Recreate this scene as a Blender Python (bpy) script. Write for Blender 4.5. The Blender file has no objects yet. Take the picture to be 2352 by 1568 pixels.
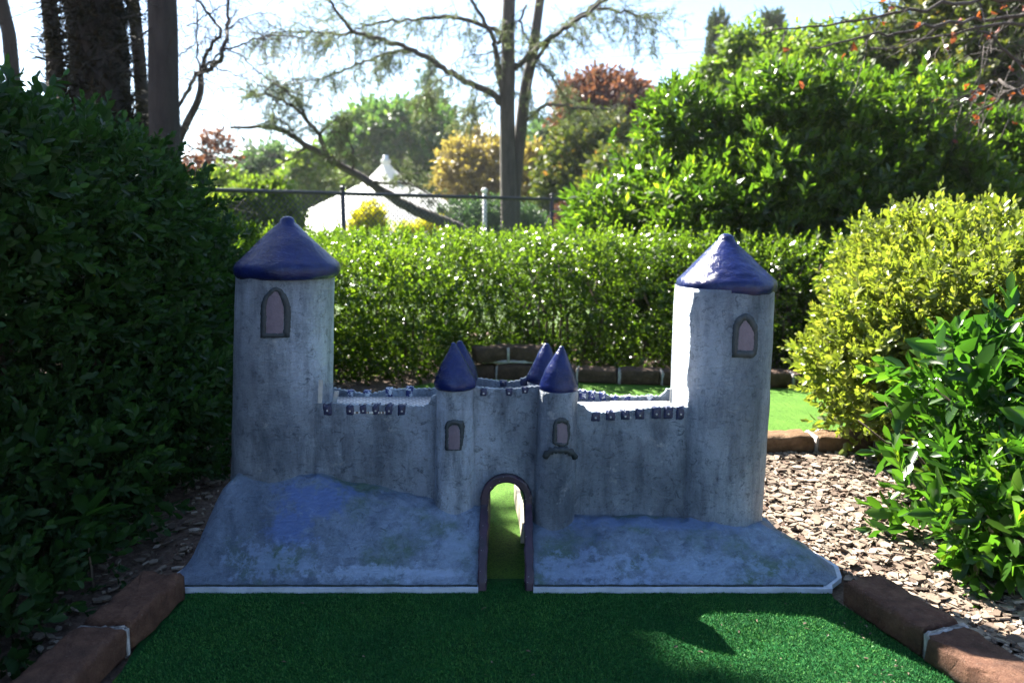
import bpy, math, random
import numpy as np
from mathutils import Vector
random.seed(7); RNG = np.random.default_rng(11)
S = bpy.context.scene

# ---------------------------------------------------------------- camera, world, sun, exposure
F, CX, CY = 1650.0, 1176.0, 784.0            # focal length and centre in the 2352x1568 picture
PITCH = math.atan((784 - 510) / F)
H = 0.908
cam = bpy.data.objects.new('camera', bpy.data.cameras.new('camera')); S.collection.objects.link(cam)
cam.location = (0, 0, H); cam.rotation_euler = (math.pi / 2 - PITCH, 0, 0)
cam.data.sensor_width = 36; cam.data.lens = F / 2352 * 36
cam.data.clip_end = 2000; cam.data.clip_start = 0.02
cam.data.dof.use_dof = True; cam.data.dof.focus_distance = 1.95; cam.data.dof.aperture_fstop = 3.2
S.camera = cam
SUN_AZ, SUN_EL = math.radians(-36), math.radians(45)
w = bpy.data.worlds.new("World"); S.world = w; w.use_nodes = True
nt = w.node_tree; bg = nt.nodes['Background']
sky = nt.nodes.new('ShaderNodeTexSky'); sky.sky_type = 'NISHITA'; sky.sun_disc = False
sky.sun_elevation = SUN_EL; sky.sun_rotation = SUN_AZ % (2 * math.pi)
sky.air_density = 1.0; sky.dust_density = 0.4; sky.ozone_density = 3.0
nt.links.new(sky.outputs[0], bg.inputs[0]); bg.inputs[1].default_value = 0.051
sun = bpy.data.lights.new('sun', 'SUN'); sun.energy = 5.0; sun.angle = math.radians(0.5); sun.color = (1, .94, .84)
so = bpy.data.objects.new('sun', sun); S.collection.objects.link(so)
sdir = Vector((math.sin(SUN_AZ) * math.cos(SUN_EL), math.cos(SUN_AZ) * math.cos(SUN_EL), math.sin(SUN_EL)))
so.rotation_euler = sdir.to_track_quat('Z', 'Y').to_euler(); so.location = (-6, 9, 9)
S.view_settings.view_transform = 'Standard'; S.view_settings.look = 'None'
S.view_settings.exposure = 2.68; S.view_settings.gamma = 1
S.cycles.max_bounces = 8; S.cycles.diffuse_bounces = 4; S.cycles.glossy_bounces = 3
S.cycles.transmission_bounces = 6; S.cycles.transparent_max_bounces = 8
S.cycles.sample_clamp_indirect = 6; S.cycles.caustics_reflective = False; S.cycles.caustics_refractive = False

# ---------------------------------------------------------------- picture -> place
cp, sp_ = math.cos(PITCH), math.sin(PITCH)
def ray(px, py):
    u = (px - CX) / F; v = (CY - py) / F
    return np.array([u, cp + v * sp_, -sp_ + v * cp])
def P(px, py, Y):
    d = ray(px, py); t = Y / d[1]; return np.array([d[0] * t, Y, H + d[2] * t])
def G(px, py, z=0.0):
    d = ray(px, py); t = (z - H) / d[2]; return np.array([d[0] * t, d[1] * t, z])
def unit(v):
    v = np.asarray(v, float); return v / (np.linalg.norm(v) + 1e-12)

# ---------------------------------------------------------------- object helpers
ORG = {}
def tag(o, label, cat, group=None, kind=None):
    if label: o['label'] = label
    if cat: o['category'] = cat
    if group: o['group'] = group
    if kind: o['kind'] = kind
    return o
def thing(name, loc, label, cat, group=None):
    o = bpy.data.objects.new(name, None); S.collection.objects.link(o); o.location = [float(c) for c in loc]
    o.empty_display_size = .1
    ORG[o.name] = np.array(loc, float); return tag(o, label, cat, group)
def mk(name, V, Fc, mat, parent=None, smooth=False, attr=None, mats=None, midx=None, label=None):
    V = np.asarray(V, np.float64).reshape(-1, 3)
    if parent is not None: org = ORG[parent.name]
    else: org = np.array([(V[:, 0].min() + V[:, 0].max()) / 2, (V[:, 1].min() + V[:, 1].max()) / 2, V[:, 2].min()])
    Vl = (V - org).astype(np.float32)
    me = bpy.data.meshes.new(name)
    if isinstance(Fc, np.ndarray):
        n, k = Fc.shape
        me.vertices.add(len(Vl)); me.vertices.foreach_set('co', Vl.ravel())
        me.loops.add(n * k); me.loops.foreach_set('vertex_index', Fc.astype(np.int32).ravel())
        me.polygons.add(n); me.polygons.foreach_set('loop_start', np.arange(0, n * k, k, dtype=np.int32))
        me.update(calc_edges=True)
    else:
        me.from_pydata([tuple(map(float, v)) for v in Vl], [], [tuple(map(int, f)) for f in Fc])
    if smooth: me.polygons.foreach_set('use_smooth', np.ones(len(me.polygons), bool))
    for m in (mats or [mat]): me.materials.append(m)
    if midx is not None: me.polygons.foreach_set('material_index', np.asarray(midx, np.int32))
    if attr is not None:
        a = me.attributes.new('v', 'FLOAT', 'POINT'); a.data.foreach_set('value', np.asarray(attr, np.float32))
    o = bpy.data.objects.new(name, me); S.collection.objects.link(o)
    if parent is not None: o.parent = parent; ORG[o.name] = org
    else: o.location = [float(c) for c in org]; ORG[o.name] = org
    if label: o['label'] = label
    return o
class MB:
    def __init__(s): s.v = []; s.f = []
    def add(s, V, Fc):
        n = len(s.v); s.v.extend([tuple(map(float, p)) for p in V]); s.f.extend([tuple(int(i) + n for i in f) for f in Fc])
    def box(s, c, sz, rz=0, jit=0, bev=0.0):
        c = np.array(c, float); x, y, z = [q / 2 for q in sz]
        ca, sa = math.cos(rz), math.sin(rz)
        if bev <= 0:
            pts = [(a * x, b * y, d * z) for d in (-1, 1) for a, b in ((-1, -1), (1, -1), (1, 1), (-1, 1))]
            fs = [(3, 2, 1, 0), (4, 5, 6, 7), (0, 1, 5, 4), (1, 2, 6, 5), (2, 3, 7, 6), (3, 0, 4, 7)]
        else:
            pts = []; k = bev
            prof = [(-z, k), (-z + k, 0), (z - k, 0), (z - .3 * k, .35 * k), (z, k)]
            nsub = 10
            ring0 = []
            for t in range(4):
                a0 = [(-1, -1), (1, -1), (1, 1), (-1, 1)][t]
                a1 = [(1, -1), (1, 1), (-1, 1), (-1, -1)][t]
                ring0.append((a0, a1))
            for zz, ins in prof:
                for a0, a1 in ring0:
                    for q in range(nsub):
                        e = .02 + .96 * q / (nsub - 1)
                        pts.append(((a0[0] * (1 - e) + a1[0] * e) * (x - ins), (a0[1] * (1 - e) + a1[1] * e) * (y - ins), zz))
            n = nsub * 4; fs = []
            for r in range(len(prof) - 1):
                for i in range(n): fs.append((r * n + i, r * n + (i + 1) % n, (r + 1) * n + (i + 1) % n, (r + 1) * n + i))
            fs.append(tuple(range(n - 1, -1, -1)))
            top = (len(prof) - 1) * n
            pts.append((0, 0, z)); ci = len(pts) - 1
            for i in range(n): fs.append((top + i, top + (i + 1) % n, ci))
        out = []
        for p in pts:
            p = np.array(p) + (RNG.normal(0, jit, 3) if jit else 0)
            out.append((c[0] + ca * p[0] - sa * p[1], c[1] + sa * p[0] + ca * p[1], c[2] + p[2]))
        s.add(out, fs)
    def tube(s, pts, rad, n=6, cap=True):
        pts = np.asarray(pts, float); m = len(pts)
        if np.isscalar(rad): rad = [rad] * m
        V = []; up = np.array([0, 0, 1.0]); prevx = None
        for i in range(m):
            t = unit(pts[min(i + 1, m - 1)] - pts[max(i - 1, 0)])
            x = prevx - t * np.dot(prevx, t) if prevx is not None else np.cross(t, up if abs(t[2]) < .9 else np.array([1.0, 0, 0]))
            x = unit(x); y = np.cross(t, x); prevx = x
            for k in range(n):
                a = 2 * math.pi * k / n
                V.append(pts[i] + rad[i] * (math.cos(a) * x + math.sin(a) * y))
        Fc = [(i * n + k, i * n + (k + 1) % n, (i + 1) * n + (k + 1) % n, (i + 1) * n + k) for i in range(m - 1) for k in range(n)]
        if cap: Fc += [tuple(range(n - 1, -1, -1)), tuple(range((m - 1) * n, m * n))]
        s.add(V, Fc)
    def mk(s, name, mat, parent=None, smooth=False, label=None): return mk(name, np.array(s.v), s.f, mat, parent, smooth, label=label)

def wav(p, sc, seed, octv=3):
    r = np.random.default_rng(seed); p = np.asarray(p, float); out = np.zeros(p.shape[:-1]); a = 1.0; tot = 0
    for o in range(octv):
        for k in range(4):
            d = r.normal(size=p.shape[-1]); d /= np.linalg.norm(d)
            out += a * np.sin((p @ d) * 2 * math.pi * sc * (.7 + .6 * r.random()) + r.random() * 6.28)
        tot += a * 2; a *= .5; sc *= 2.1
    return out / tot

# ---------------------------------------------------------------- materials
def mat(name):
    m = bpy.data.materials.new(name); m.use_nodes = True; n = m.node_tree
    return m, n, n.nodes['Principled BSDF']
def N(n, t, **kw):
    x = n.nodes.new(t)
    for k, v in kw.items(): setattr(x, k, v)
    return x
def noise(n, sc, det=6, rough=.6, vec=None, dist=0):
    t = N(n, 'ShaderNodeTexNoise'); t.inputs['Scale'].default_value = sc; t.inputs['Detail'].default_value = det
    t.inputs['Roughness'].default_value = rough; t.inputs['Distortion'].default_value = dist
    if vec is not None: n.links.new(vec, t.inputs['Vector'])
    return t.outputs['Fac']
def ramp(n, fac, stops):
    r = N(n, 'ShaderNodeValToRGB'); e = r.color_ramp.elements
    while len(e) > 1: e.remove(e[-1])
    e[0].position = stops[0][0]; e[0].color = (*stops[0][1], 1)
    for p, c in stops[1:]:
        q = e.new(p); q.color = (*c, 1)
    n.links.new(fac, r.inputs[0]); return r.outputs[0]
def mixc(n, fac, a, b, mode='MIX'):
    m = N(n, 'ShaderNodeMix', data_type='RGBA', blend_type=mode)
    if isinstance(fac, float): m.inputs[0].default_value = fac
    else: n.links.new(fac, m.inputs[0])
    for i, c in ((6, a), (7, b)):
        if isinstance(c, tuple): m.inputs[i].default_value = (*c, 1)
        else: n.links.new(c, m.inputs[i])
    return m.outputs[2]
def bump(n, b, h, st, dist=.01, prev=None):
    x = N(n, 'ShaderNodeBump'); x.inputs['Strength'].default_value = st; x.inputs['Distance'].default_value = dist
    n.links.new(h, x.inputs['Height'])
    if prev is not None: n.links.new(prev, x.inputs['Normal'])
    n.links.new(x.outputs[0], b.inputs['Normal']); return x.outputs[0]
def geo(n): return N(n, 'ShaderNodeNewGeometry').outputs['Position']
def vscale(n, v, s, rot=(0, 0, 0)):
    m = N(n, 'ShaderNodeMapping'); m.inputs['Scale'].default_value = s; m.inputs['Rotation'].default_value = rot
    n.links.new(v, m.inputs[0]); return m.outputs[0]
def simple(name, col, rough=.6, spec=.5, metal=0, var=.25, sc=20, bst=0, bsc=80):
    m, n, b = mat(name); g = geo(n)
    a = tuple(c * (1 - var) for c in col); c2 = tuple(min(1, c * (1 + var)) for c in col)
    n.links.new(ramp(n, noise(n, sc, 6, .65, g), [(.3, a), (.7, c2)]), b.inputs['Base Color'])
    b.inputs['Roughness'].default_value = rough; b.inputs['Specular IOR Level'].default_value = spec; b.inputs['Metallic'].default_value = metal
    if bst: bump(n, b, noise(n, bsc, 4, .6, g), bst, .003)
    return m

def render_mat(name, light, dark, green=0.0, metal=.45):
    """painted render: brushed fibres, worn dark grime, some algae"""
    m, n, b = mat(name); g = geo(n)
    big = noise(n, 7, 5, .6, g)
    stre = noise(n, 1, 6, .7, vscale(n, g, (22, 22, 5)))
    fine = noise(n, 260, 4, .75, vscale(n, g, (1, 1, 1.3)), 1.5)
    big2 = noise(n, 2.6, 9, .62, vscale(n, g, (1, 1, .7), (.3, .2, .7)))
    base = ramp(n, big2, [(.32, tuple((l * .2 + d * .8) for l, d in zip(light, dark))), (.48, tuple((l * .6 + d * .4) for l, d in zip(light, dark))), (.62, light)])
    c = mixc(n, ramp(n, stre, [(.45, (0, 0, 0)), (.68, (.65, .65, .65))]), base, tuple(d * .75 for d in dark))
    spk = noise(n, 38, 9, .8, vscale(n, g, (1, 1, 1.2)), 1.0)
    c = mixc(n, ramp(n, spk, [(.36, (.75, .75, .75)), (.47, (0, 0, 0))]), c, tuple(d * .8 for d in dark))
    chp = noise(n, 17, 9, .85, g)
    c = mixc(n, ramp(n, chp, [(.685, (0, 0, 0)), (.70, (.9, .9, .9))]), c, tuple(d * .35 for d in dark))
    c = mixc(n, ramp(n, fine, [(.36, (.35, .35, .35)), (.52, (0, 0, 0))]), c, tuple(d * .55 for d in dark))
    pale = noise(n, 11, 8, .75, g)
    c = mixc(n, ramp(n, pale, [(.60, (0, 0, 0)), (.70, (.55, .55, .55))]), c, tuple(min(.8, l * 1.35) for l in light))
    if green > 0:
        gr = noise(n, 5.5, 6, .7, vscale(n, g, (1, 1.4, 1)))
        c = mixc(n, ramp(n, gr, [(.50, (0, 0, 0)), (.66, (green,) * 3)]), c, (.09, .17, .10))
    n.links.new(c, b.inputs['Base Color']); b.inputs['Roughness'].default_value = .42; b.inputs['Specular IOR Level'].default_value = .5; b.inputs['Metallic'].default_value = metal
    f2 = noise(n, 75, 6, .7, vscale(n, g, (1, 1, 2.4), (.25, .15, 0)), 2.2)
    vo = N(n, 'ShaderNodeTexVoronoi', feature='SMOOTH_F1'); vo.inputs['Scale'].default_value = 60; vo.inputs['Smoothness'].default_value = .6
    wv = N(n, 'ShaderNodeVectorMath', operation='MULTIPLY_ADD'); nc = N(n, 'ShaderNodeTexNoise'); nc.inputs['Scale'].default_value = 16; n.links.new(g, nc.inputs['Vector'])
    n.links.new(nc.outputs['Color'], wv.inputs[0]); wv.inputs[1].default_value = (.09, .09, .09); n.links.new(vscale(n, g, (.45, .45, 1.5), (.3, .35, 0)), wv.inputs[2]); n.links.new(wv.outputs[0], vo.inputs['Vector'])
    p = bump(n, b, f2, 1.0, .010)
    p = bump(n, b, vo.outputs['Distance'], .4, .006, p)
    bump(n, b, fine, .3, .002, p)
    return m
M_REND = render_mat('weathered_silver_render', (.60, .69, .81), (.055, .075, .105), .0)
M_TOWER = render_mat('tower_render', (.62, .70, .81), (.07, .095, .13), .0)
M_BASE = render_mat('mound_paint', (.36, .48, .68), (.08, .12, .19), .8, .1)
def patch(m, cen, rad, col, jag=.35, lo=.9, amt=1.0, nsc=22, soft=.45):
    n = m.node_tree; b = n.nodes['Principled BSDF']; g = geo(n); mp = N(n, 'ShaderNodeMapping', vector_type='POINT')
    sub = N(n, 'ShaderNodeVectorMath', operation='SUBTRACT'); sub.inputs[1].default_value = cen; n.links.new(g, sub.inputs[0])
    dv = N(n, 'ShaderNodeVectorMath', operation='DIVIDE'); dv.inputs[1].default_value = rad; n.links.new(sub.outputs[0], dv.inputs[0])
    ln = N(n, 'ShaderNodeVectorMath', operation='LENGTH'); n.links.new(dv.outputs[0], ln.inputs[0])
    ns = noise(n, nsc, 8, .75, g); ma = N(n, 'ShaderNodeMath', operation='MULTIPLY_ADD'); n.links.new(ns, ma.inputs[0]); ma.inputs[1].default_value = jag * 4; n.links.new(ln.outputs['Value'], ma.inputs[2])
    su = N(n, 'ShaderNodeMath', operation='SUBTRACT'); n.links.new(ma.outputs[0], su.inputs[0]); su.inputs[1].default_value = jag * 2
    old = b.inputs['Base Color'].links[0].from_socket
    f = ramp(n, su.outputs[0], [(max(0, lo - soft), (amt,) * 3), (lo + soft * .6, (0, 0, 0))]); n.links.new(mixc(n, f, old, col), b.inputs['Base Color'])
for cen_, rad_, col_, jg, am in (((-.52, 1.80, .19), (.12, .10, .05), (.13, .22, .52), .75, .85), ((-.57, 1.75, .13), (.07, .08, .06), (.13, .22, .52), .8, .85),
                             ((-.37, 1.685, .045), (.17, .035, .022), (.40, .53, .76), 1.1, .8), ((-.20, 1.685, .040), (.09, .03, .013), (.42, .55, .78), .45, .8),
                             ((-.15, 1.73, .09), (.07, .06, .05), (.34, .46, .64), 1.3, .6), ((-.60, 1.70, .06), (.12, .05, .05), (.30, .42, .66), 1.5, .65),
                             ((.18, 1.69, .05), (.18, .06, .05), (.32, .44, .68), 1.5, .6), ((.45, 1.69, .05), (.28, .05, .04), (.32, .44, .66), 1.5, .6), ((.40, 1.83, .11), (.36, .04, .03), (.18, .28, .54), .7, .7)):
    patch(M_BASE, cen_, rad_, col_, jg, .9, am, 34)
M_LIP = simple('lip_paint', (.42, .47, .56), .5, .4, var=.2, sc=30, bst=.3)
m, n, b = mat('blue_gloss_paint'); g = geo(n)
c = ramp(n, noise(n, 14, 6, .7, g), [(.3, (.003, .006, .038)), (.5, (.006, .012, .075)), (.7, (.010, .02, .11))])
c = mixc(n, ramp(n, noise(n, 30, 8, .8, g), [(.54, (0, 0, 0)), (.72, (.55, .55, .55))]), c, (.05, .075, .15))
n.links.new(c, b.inputs['Base Color']); b.inputs['Roughness'].default_value = .24; b.inputs['Specular IOR Level'].default_value = .35
p_ = bump(n, b, noise(n, 34, 5, .6, vscale(n, g, (1, 1, 1.8)), 3), .4, .006); bump(n, b, noise(n, 160, 3, .6, g), .12, .002, p_)
M_BLUE = m
M_CREN = simple('battlement_blue_paint', (.018, .024, .07), .4, .5, var=.6, sc=140, bst=.5, bsc=200)
m, n, b = mat('worn_blue_white_paint'); g = geo(n)
n.links.new(ramp(n, noise(n, 55, 4, .7, g), [(.50, (.02, .035, .15)), (.56, (.6, .63, .68))]), b.inputs['Base Color']); b.inputs['Roughness'].default_value = .5
M_CRENW = m
M_WFRAME = simple('dark_grey_green_paint', (.028, .038, .046), .55, .4, var=.35, sc=60, bst=.6, bsc=160)
M_WPANE = simple('mauve_paint', (.135, .11, .145), .55, .4, var=.15, sc=60, bst=.6, bsc=120)
m, n, b = mat('maroon_trim_paint'); g = geo(n)
c = ramp(n, noise(n, 25, 6, .7, vscale(n, g, (1, 1, .3))), [(.35, (.018, .016, .024)), (.65, (.045, .018, .042))])
c = mixc(n, ramp(n, noise(n, 110, 4, .7, g), [(.67, (0, 0, 0)), (.70, (1, 1, 1))]), c, (.5, .5, .5))
n.links.new(c, b.inputs['Base Color']); b.inputs['Roughness'].default_value = .5; bump(n, b, noise(n, 120, 4, .6, g), .4, .003)
M_MAROON = m
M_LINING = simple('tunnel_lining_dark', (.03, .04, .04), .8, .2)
M_METAL = simple('galvanised_metal', (.45, .46, .46), .45, .5, .3, var=.15, sc=60)
m, n, b = mat('wire_mesh_deck'); g = geo(n)
ch = N(n, 'ShaderNodeTexBrick'); ch.inputs['Scale'].default_value = 1; ch.offset = 0
ch.inputs['Color1'].default_value = (.62, .62, .60, 1); ch.inputs['Color2'].default_value = (.55, .56, .55, 1); ch.inputs['Mortar'].default_value = (.12, .10, .09, 1)
ch.inputs['Brick Width'].default_value = .5; ch.inputs['Row Height'].default_value = .5; ch.inputs['Mortar Size'].default_value = .07
n.links.new(vscale(n, g, (38, 38, 38), (0, 0, .6)), ch.inputs['Vector']); n.links.new(ch.outputs[0], b.inputs['Base Color'])
b.inputs['Roughness'].default_value = .4
M_DECK = m

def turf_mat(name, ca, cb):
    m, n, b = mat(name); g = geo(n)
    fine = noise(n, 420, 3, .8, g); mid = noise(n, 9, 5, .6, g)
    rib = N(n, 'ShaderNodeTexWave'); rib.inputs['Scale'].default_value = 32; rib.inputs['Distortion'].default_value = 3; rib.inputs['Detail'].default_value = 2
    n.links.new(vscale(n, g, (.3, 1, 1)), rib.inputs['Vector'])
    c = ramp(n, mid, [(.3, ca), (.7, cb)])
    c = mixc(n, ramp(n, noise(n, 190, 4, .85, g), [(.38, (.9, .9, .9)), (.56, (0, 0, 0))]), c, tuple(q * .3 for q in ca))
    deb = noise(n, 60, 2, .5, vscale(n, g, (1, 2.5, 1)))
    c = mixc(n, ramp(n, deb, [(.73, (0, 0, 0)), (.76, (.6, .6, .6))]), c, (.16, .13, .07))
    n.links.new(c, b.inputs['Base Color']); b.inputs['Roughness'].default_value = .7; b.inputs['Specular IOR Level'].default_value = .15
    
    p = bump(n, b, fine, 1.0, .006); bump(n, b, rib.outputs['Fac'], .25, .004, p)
    return m
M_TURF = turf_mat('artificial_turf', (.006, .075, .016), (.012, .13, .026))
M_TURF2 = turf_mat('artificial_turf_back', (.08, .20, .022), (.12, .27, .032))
m, n, b = mat('soil_and_fine_bark'); g = geo(n)
c = ramp(n, noise(n, 45, 8, .8, g), [(.3, (.045, .026, .018)), (.5, (.13, .08, .055)), (.7, (.28, .20, .15))])
n.links.new(c, b.inputs['Base Color']); b.inputs['Roughness'].default_value = .9
bump(n, b, noise(n, 90, 6, .7, g), 1, .015); M_SOIL = m
m, n, b = mat('lawn'); g = geo(n)
n.links.new(ramp(n, noise(n, 3, 8, .7, g), [(.3, (.05, .11, .02)), (.7, (.11, .18, .035))]), b.inputs['Base Color']); b.inputs['Roughness'].default_value = .8
bump(n, b, noise(n, 60, 4, .7, g), 1, .03); M_LAWN = m
def brick_mat(name, a, bb):
    m, n, b = mat(name); g = geo(n)
    c = ramp(n, noise(n, 26, 7, .75, g), [(.28, tuple(q * .45 for q in a)), (.48, a), (.70, bb)])
    c = mixc(n, ramp(n, noise(n, 9, 4, .6, g), [(.5, (0, 0, 0)), (.75, (.5, .5, .5))]), c, (.05, .035, .03))
    c = mixc(n, ramp(n, noise(n, 170, 3, .7, g), [(.62, (0, 0, 0)), (.72, (.6, .6, .6))]), c, (.30, .22, .17))
    n.links.new(c, b.inputs['Base Color']); b.inputs['Roughness'].default_value = .8; b.inputs['Specular IOR Level'].default_value = .3
    p = bump(n, b, noise(n, 38, 8, .75, g), 1.0, .014); bump(n, b, noise(n, 180, 4, .8, g), 1.0, .005, p)
    return m
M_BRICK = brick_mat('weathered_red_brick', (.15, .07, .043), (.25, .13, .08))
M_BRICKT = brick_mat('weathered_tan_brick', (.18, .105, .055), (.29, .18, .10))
M_BRICK_SHADE = brick_mat('shade_tinted_brick', (.085, .05, .034), (.14, .085, .055))  # darker copy of the brick, the hedge's shade put into its colour
M_MORTAR = simple('mortar', (.42, .39, .37), .9, .2, var=.35, sc=50, bst=.8, bsc=150)
m, n, b = mat('bark_chip'); g = geo(n)
at = N(n, 'ShaderNodeAttribute', attribute_name='v')
c = ramp(n, at.outputs['Fac'], [(0, (.06, .042, .028)), (.35, (.16, .12, .085)), (.75, (.26, .21, .155)), (1, (.42, .36, .29))])
c = mixc(n, ramp(n, noise(n, 70, 5, .7, g), [(.4, (.5, .5, .5)), (.6, (0, 0, 0))]), c, (.12, .075, .055))
n.links.new(c, b.inputs['Base Color']); b.inputs['Roughness'].default_value = .85; bump(n, b, noise(n, 140, 3, .6, g), .5, .003); M_CHIP = m
def bark(name, a, bb):
    m, n, b = mat(name); g = geo(n)
    n.links.new(ramp(n, noise(n, 1, 7, .7, vscale(n, g, (14, 14, 3))), [(.3, a), (.7, bb)]), b.inputs['Base Color']); b.inputs['Roughness'].default_value = .85
    bump(n, b, noise(n, 1, 6, .7, vscale(n, g, (30, 30, 7))), .9, .03); return m
M_BARK = bark('grey_brown_bark', (.035, .028, .025), (.10, .08, .07))
M_BARKD = bark('dark_bark', (.018, .013, .012), (.045, .034, .03))
M_TWIG = simple('twig_bark', (.10, .075, .055), .8, .2)
M_FENCE = simple('black_pvc_coating', (.012, .014, .018), .35, .6, var=.2)
M_WIRE = simple('chain_link_wire', (.06, .065, .07), .28, .8, .5, var=.2)
M_WHITE = simple('white_post_paint', (.75, .76, .78), .5, .5, var=.08)
m, n, b = mat('white_marquee_fabric')
b.inputs['Base Color'].default_value = (.68, .68, .67, 1); b.inputs['Roughness'].default_value = .6
tr = N(n, 'ShaderNodeBsdfTranslucent'); tr.inputs[0].default_value = (.85, .84, .8, 1)
mx = N(n, 'ShaderNodeMixShader'); mx.inputs[0].default_value = .35
n.links.new(b.outputs[0], mx.inputs[1]); n.links.new(tr.outputs[0], mx.inputs[2]); n.links.new(mx.outputs[0], n.nodes['Material Output'].inputs[0]); M_TENT = m

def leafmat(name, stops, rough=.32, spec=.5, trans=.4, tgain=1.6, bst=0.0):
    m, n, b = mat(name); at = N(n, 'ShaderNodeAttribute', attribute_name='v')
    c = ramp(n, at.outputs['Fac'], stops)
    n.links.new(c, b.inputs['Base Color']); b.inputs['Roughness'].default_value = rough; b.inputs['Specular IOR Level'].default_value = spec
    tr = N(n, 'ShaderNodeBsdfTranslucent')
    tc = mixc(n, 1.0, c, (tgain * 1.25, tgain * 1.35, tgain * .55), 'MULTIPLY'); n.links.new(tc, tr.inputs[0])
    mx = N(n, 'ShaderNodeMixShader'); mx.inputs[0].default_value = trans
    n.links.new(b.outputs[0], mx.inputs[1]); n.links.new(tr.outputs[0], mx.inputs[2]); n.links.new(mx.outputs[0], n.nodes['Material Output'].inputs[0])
    return m
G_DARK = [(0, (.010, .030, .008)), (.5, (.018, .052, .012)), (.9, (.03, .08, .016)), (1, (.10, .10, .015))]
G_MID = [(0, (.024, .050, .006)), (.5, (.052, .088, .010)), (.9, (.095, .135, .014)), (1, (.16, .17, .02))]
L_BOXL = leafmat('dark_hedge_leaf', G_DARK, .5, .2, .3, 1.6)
L_HEDGE = leafmat('clipped_hedge_leaf', [(p_, tuple(q * .85 for q in c_)) for p_, c_ in G_MID], .27, .5, .44, 2.6)
L_LAUREL = leafmat('laurel_leaf', [(0, (.016, .038, .006)), (.6, (.038, .072, .009)), (.85, (.085, .125, .013)), (1, (.18, .22, .02))], .32, .35, .46, 2.4)
L_YEL = leafmat('yellow_green_leaf', [(0, (.08, .11, .02)), (.5, (.16, .19, .035)), (.88, (.26, .25, .06)), (1, (.34, .22, .05))], .3, .5, .45, 1.3)
L_NEAR = leafmat('glossy_shrub_leaf', [(0, (.015, .045, .008)), (.45, (.026, .075, .010)), (.8, (.05, .115, .014)), (1, (.12, .18, .02))], .28, .5, .45, 1.8)
L_FAR = leafmat('far_tree_leaf', [(0, (.03, .07, .03)), (.5, (.055, .11, .035)), (1, (.12, .17, .05))], .5, .3, .4)
L_BLUEG = leafmat('blue_green_leaf', [(0, (.035, .075, .05)), (1, (.09, .14, .08))], .5, .3, .35)
L_YTREE = leafmat('autumn_yellow_leaf', [(0, (.13, .10, .04)), (.6, (.27, .20, .07)), (1, (.40, .32, .14))], .5, .3, .4, 1.1)
L_YG = leafmat('lime_leaf', [(0, (.06, .11, .02)), (.6, (.12, .18, .03)), (1, (.24, .26, .05))], .45, .3, .45, 1.3)
L_RED = leafmat('autumn_red_leaf', [(0, (.07, .035, .035)), (.6, (.16, .055, .055)), (1, (.24, .10, .07))], .5, .3, .4, 1.0)
L_BROWN = leafmat('brown_green_leaf', [(0, (.04, .065, .018)), (.6, (.09, .11, .025)), (.85, (.15, .14, .035)), (1, (.28, .12, .04))], .5, .3, .4, 1.0)
L_FLOWER = leafmat('yellow_flower', [(0, (.28, .33, .03)), (.5, (.65, .55, .03)), (1, (.8, .68, .05))], .5, .3, .45, 1.0)
L_NEEDLE = leafmat('cedar_needle', [(0, (.05, .07, .05)), (.6, (.09, .11, .07)), (1, (.15, .15, .10))], .5, .4, .45, 1.4)
L_CYP = leafmat('cypress_spray', [(0, (.03, .055, .03)), (.7, (.07, .09, .04)), (1, (.14, .12, .05))], .6, .2, .25, 1.0)
L_PINE = leafmat('pine_needle', [(0, (.02, .04, .02)), (1, (.05, .08, .03))], .5, .3, .2, 1.0)

L_SHAG = leafmat('dry_twiggy_growth', [(0, (.012, .012, .008)), (.7, (.03, .026, .018)), (1, (.06, .045, .03))], .7, .1, .1, 1.0)
# ---------------------------------------------------------------- foliage
def leaf(L, W, cup=.12, det=1):
    if det: return (np.array([(0, 0, 0), (.3, .4 * W / L, cup), (.7, .42 * W / L, cup), (1, 0, .02), (.7, -.42 * W / L, cup), (.3, -.4 * W / L, cup)]) * L,
                    np.array([(0, 5, 4, 3), (0, 3, 2, 1)]))
    return np.array([(0, 0, 0), (.5, .5 * W / L, cup), (1, 0, 0), (.5, -.5 * W / L, cup)]) * L, np.array([(0, 3, 2, 1)])
def rotm(axis, a):
    axis = unit(axis); c, s = math.cos(a), math.sin(a); x, y, z = axis
    return np.array([[c + x * x * (1 - c), x * y * (1 - c) - z * s, x * z * (1 - c) + y * s], [y * x * (1 - c) + z * s, c + y * y * (1 - c), y * z * (1 - c) - x * s], [z * x * (1 - c) - y * s, z * y * (1 - c) + x * s, c + z * z * (1 - c)]])
def sprig(seed, nleaf, length, L, W, det=0, droop=0.0, open_=(35, 75), pair=True, tip=True):
    r = np.random.default_rng(seed); V = []; Fc = []; A = []; c0 = 0
    for i in range(nleaf):
        t = (i + .5) / nleaf; az = (i * math.pi if pair else 0) + (i // 2) * 1.57 + r.normal(0, .35) if pair else i * 2.4 + r.normal(0, .3)
        el = math.radians(r.uniform(*open_)) * (1.1 - .55 * t)
        if tip and i >= nleaf - 2: el *= .45
        s = (.75 + .5 * math.sin(math.pi * min(1, t + .15))) * r.uniform(.8, 1.15)
        v, f = leaf(L * s, W * s, r.uniform(.03, .16), det)
        v = v @ rotm((1, 0, 0), r.normal(0, .5)).T
        v = v @ rotm((0, 1, 0), -(math.pi / 2 - el)).T         # local x tilts up towards z
        v = v @ rotm((0, 0, 1), az).T
        v[:, 2] += length * t; v[:, 2] -= droop * t
        V.append(v); Fc.append(f + c0); c0 += len(v); A.append(np.full(len(v), r.random() * .6 + (.25 if i >= nleaf - 3 else 0)))
    return np.concatenate(V), np.concatenate(Fc), np.concatenate(A)
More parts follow.
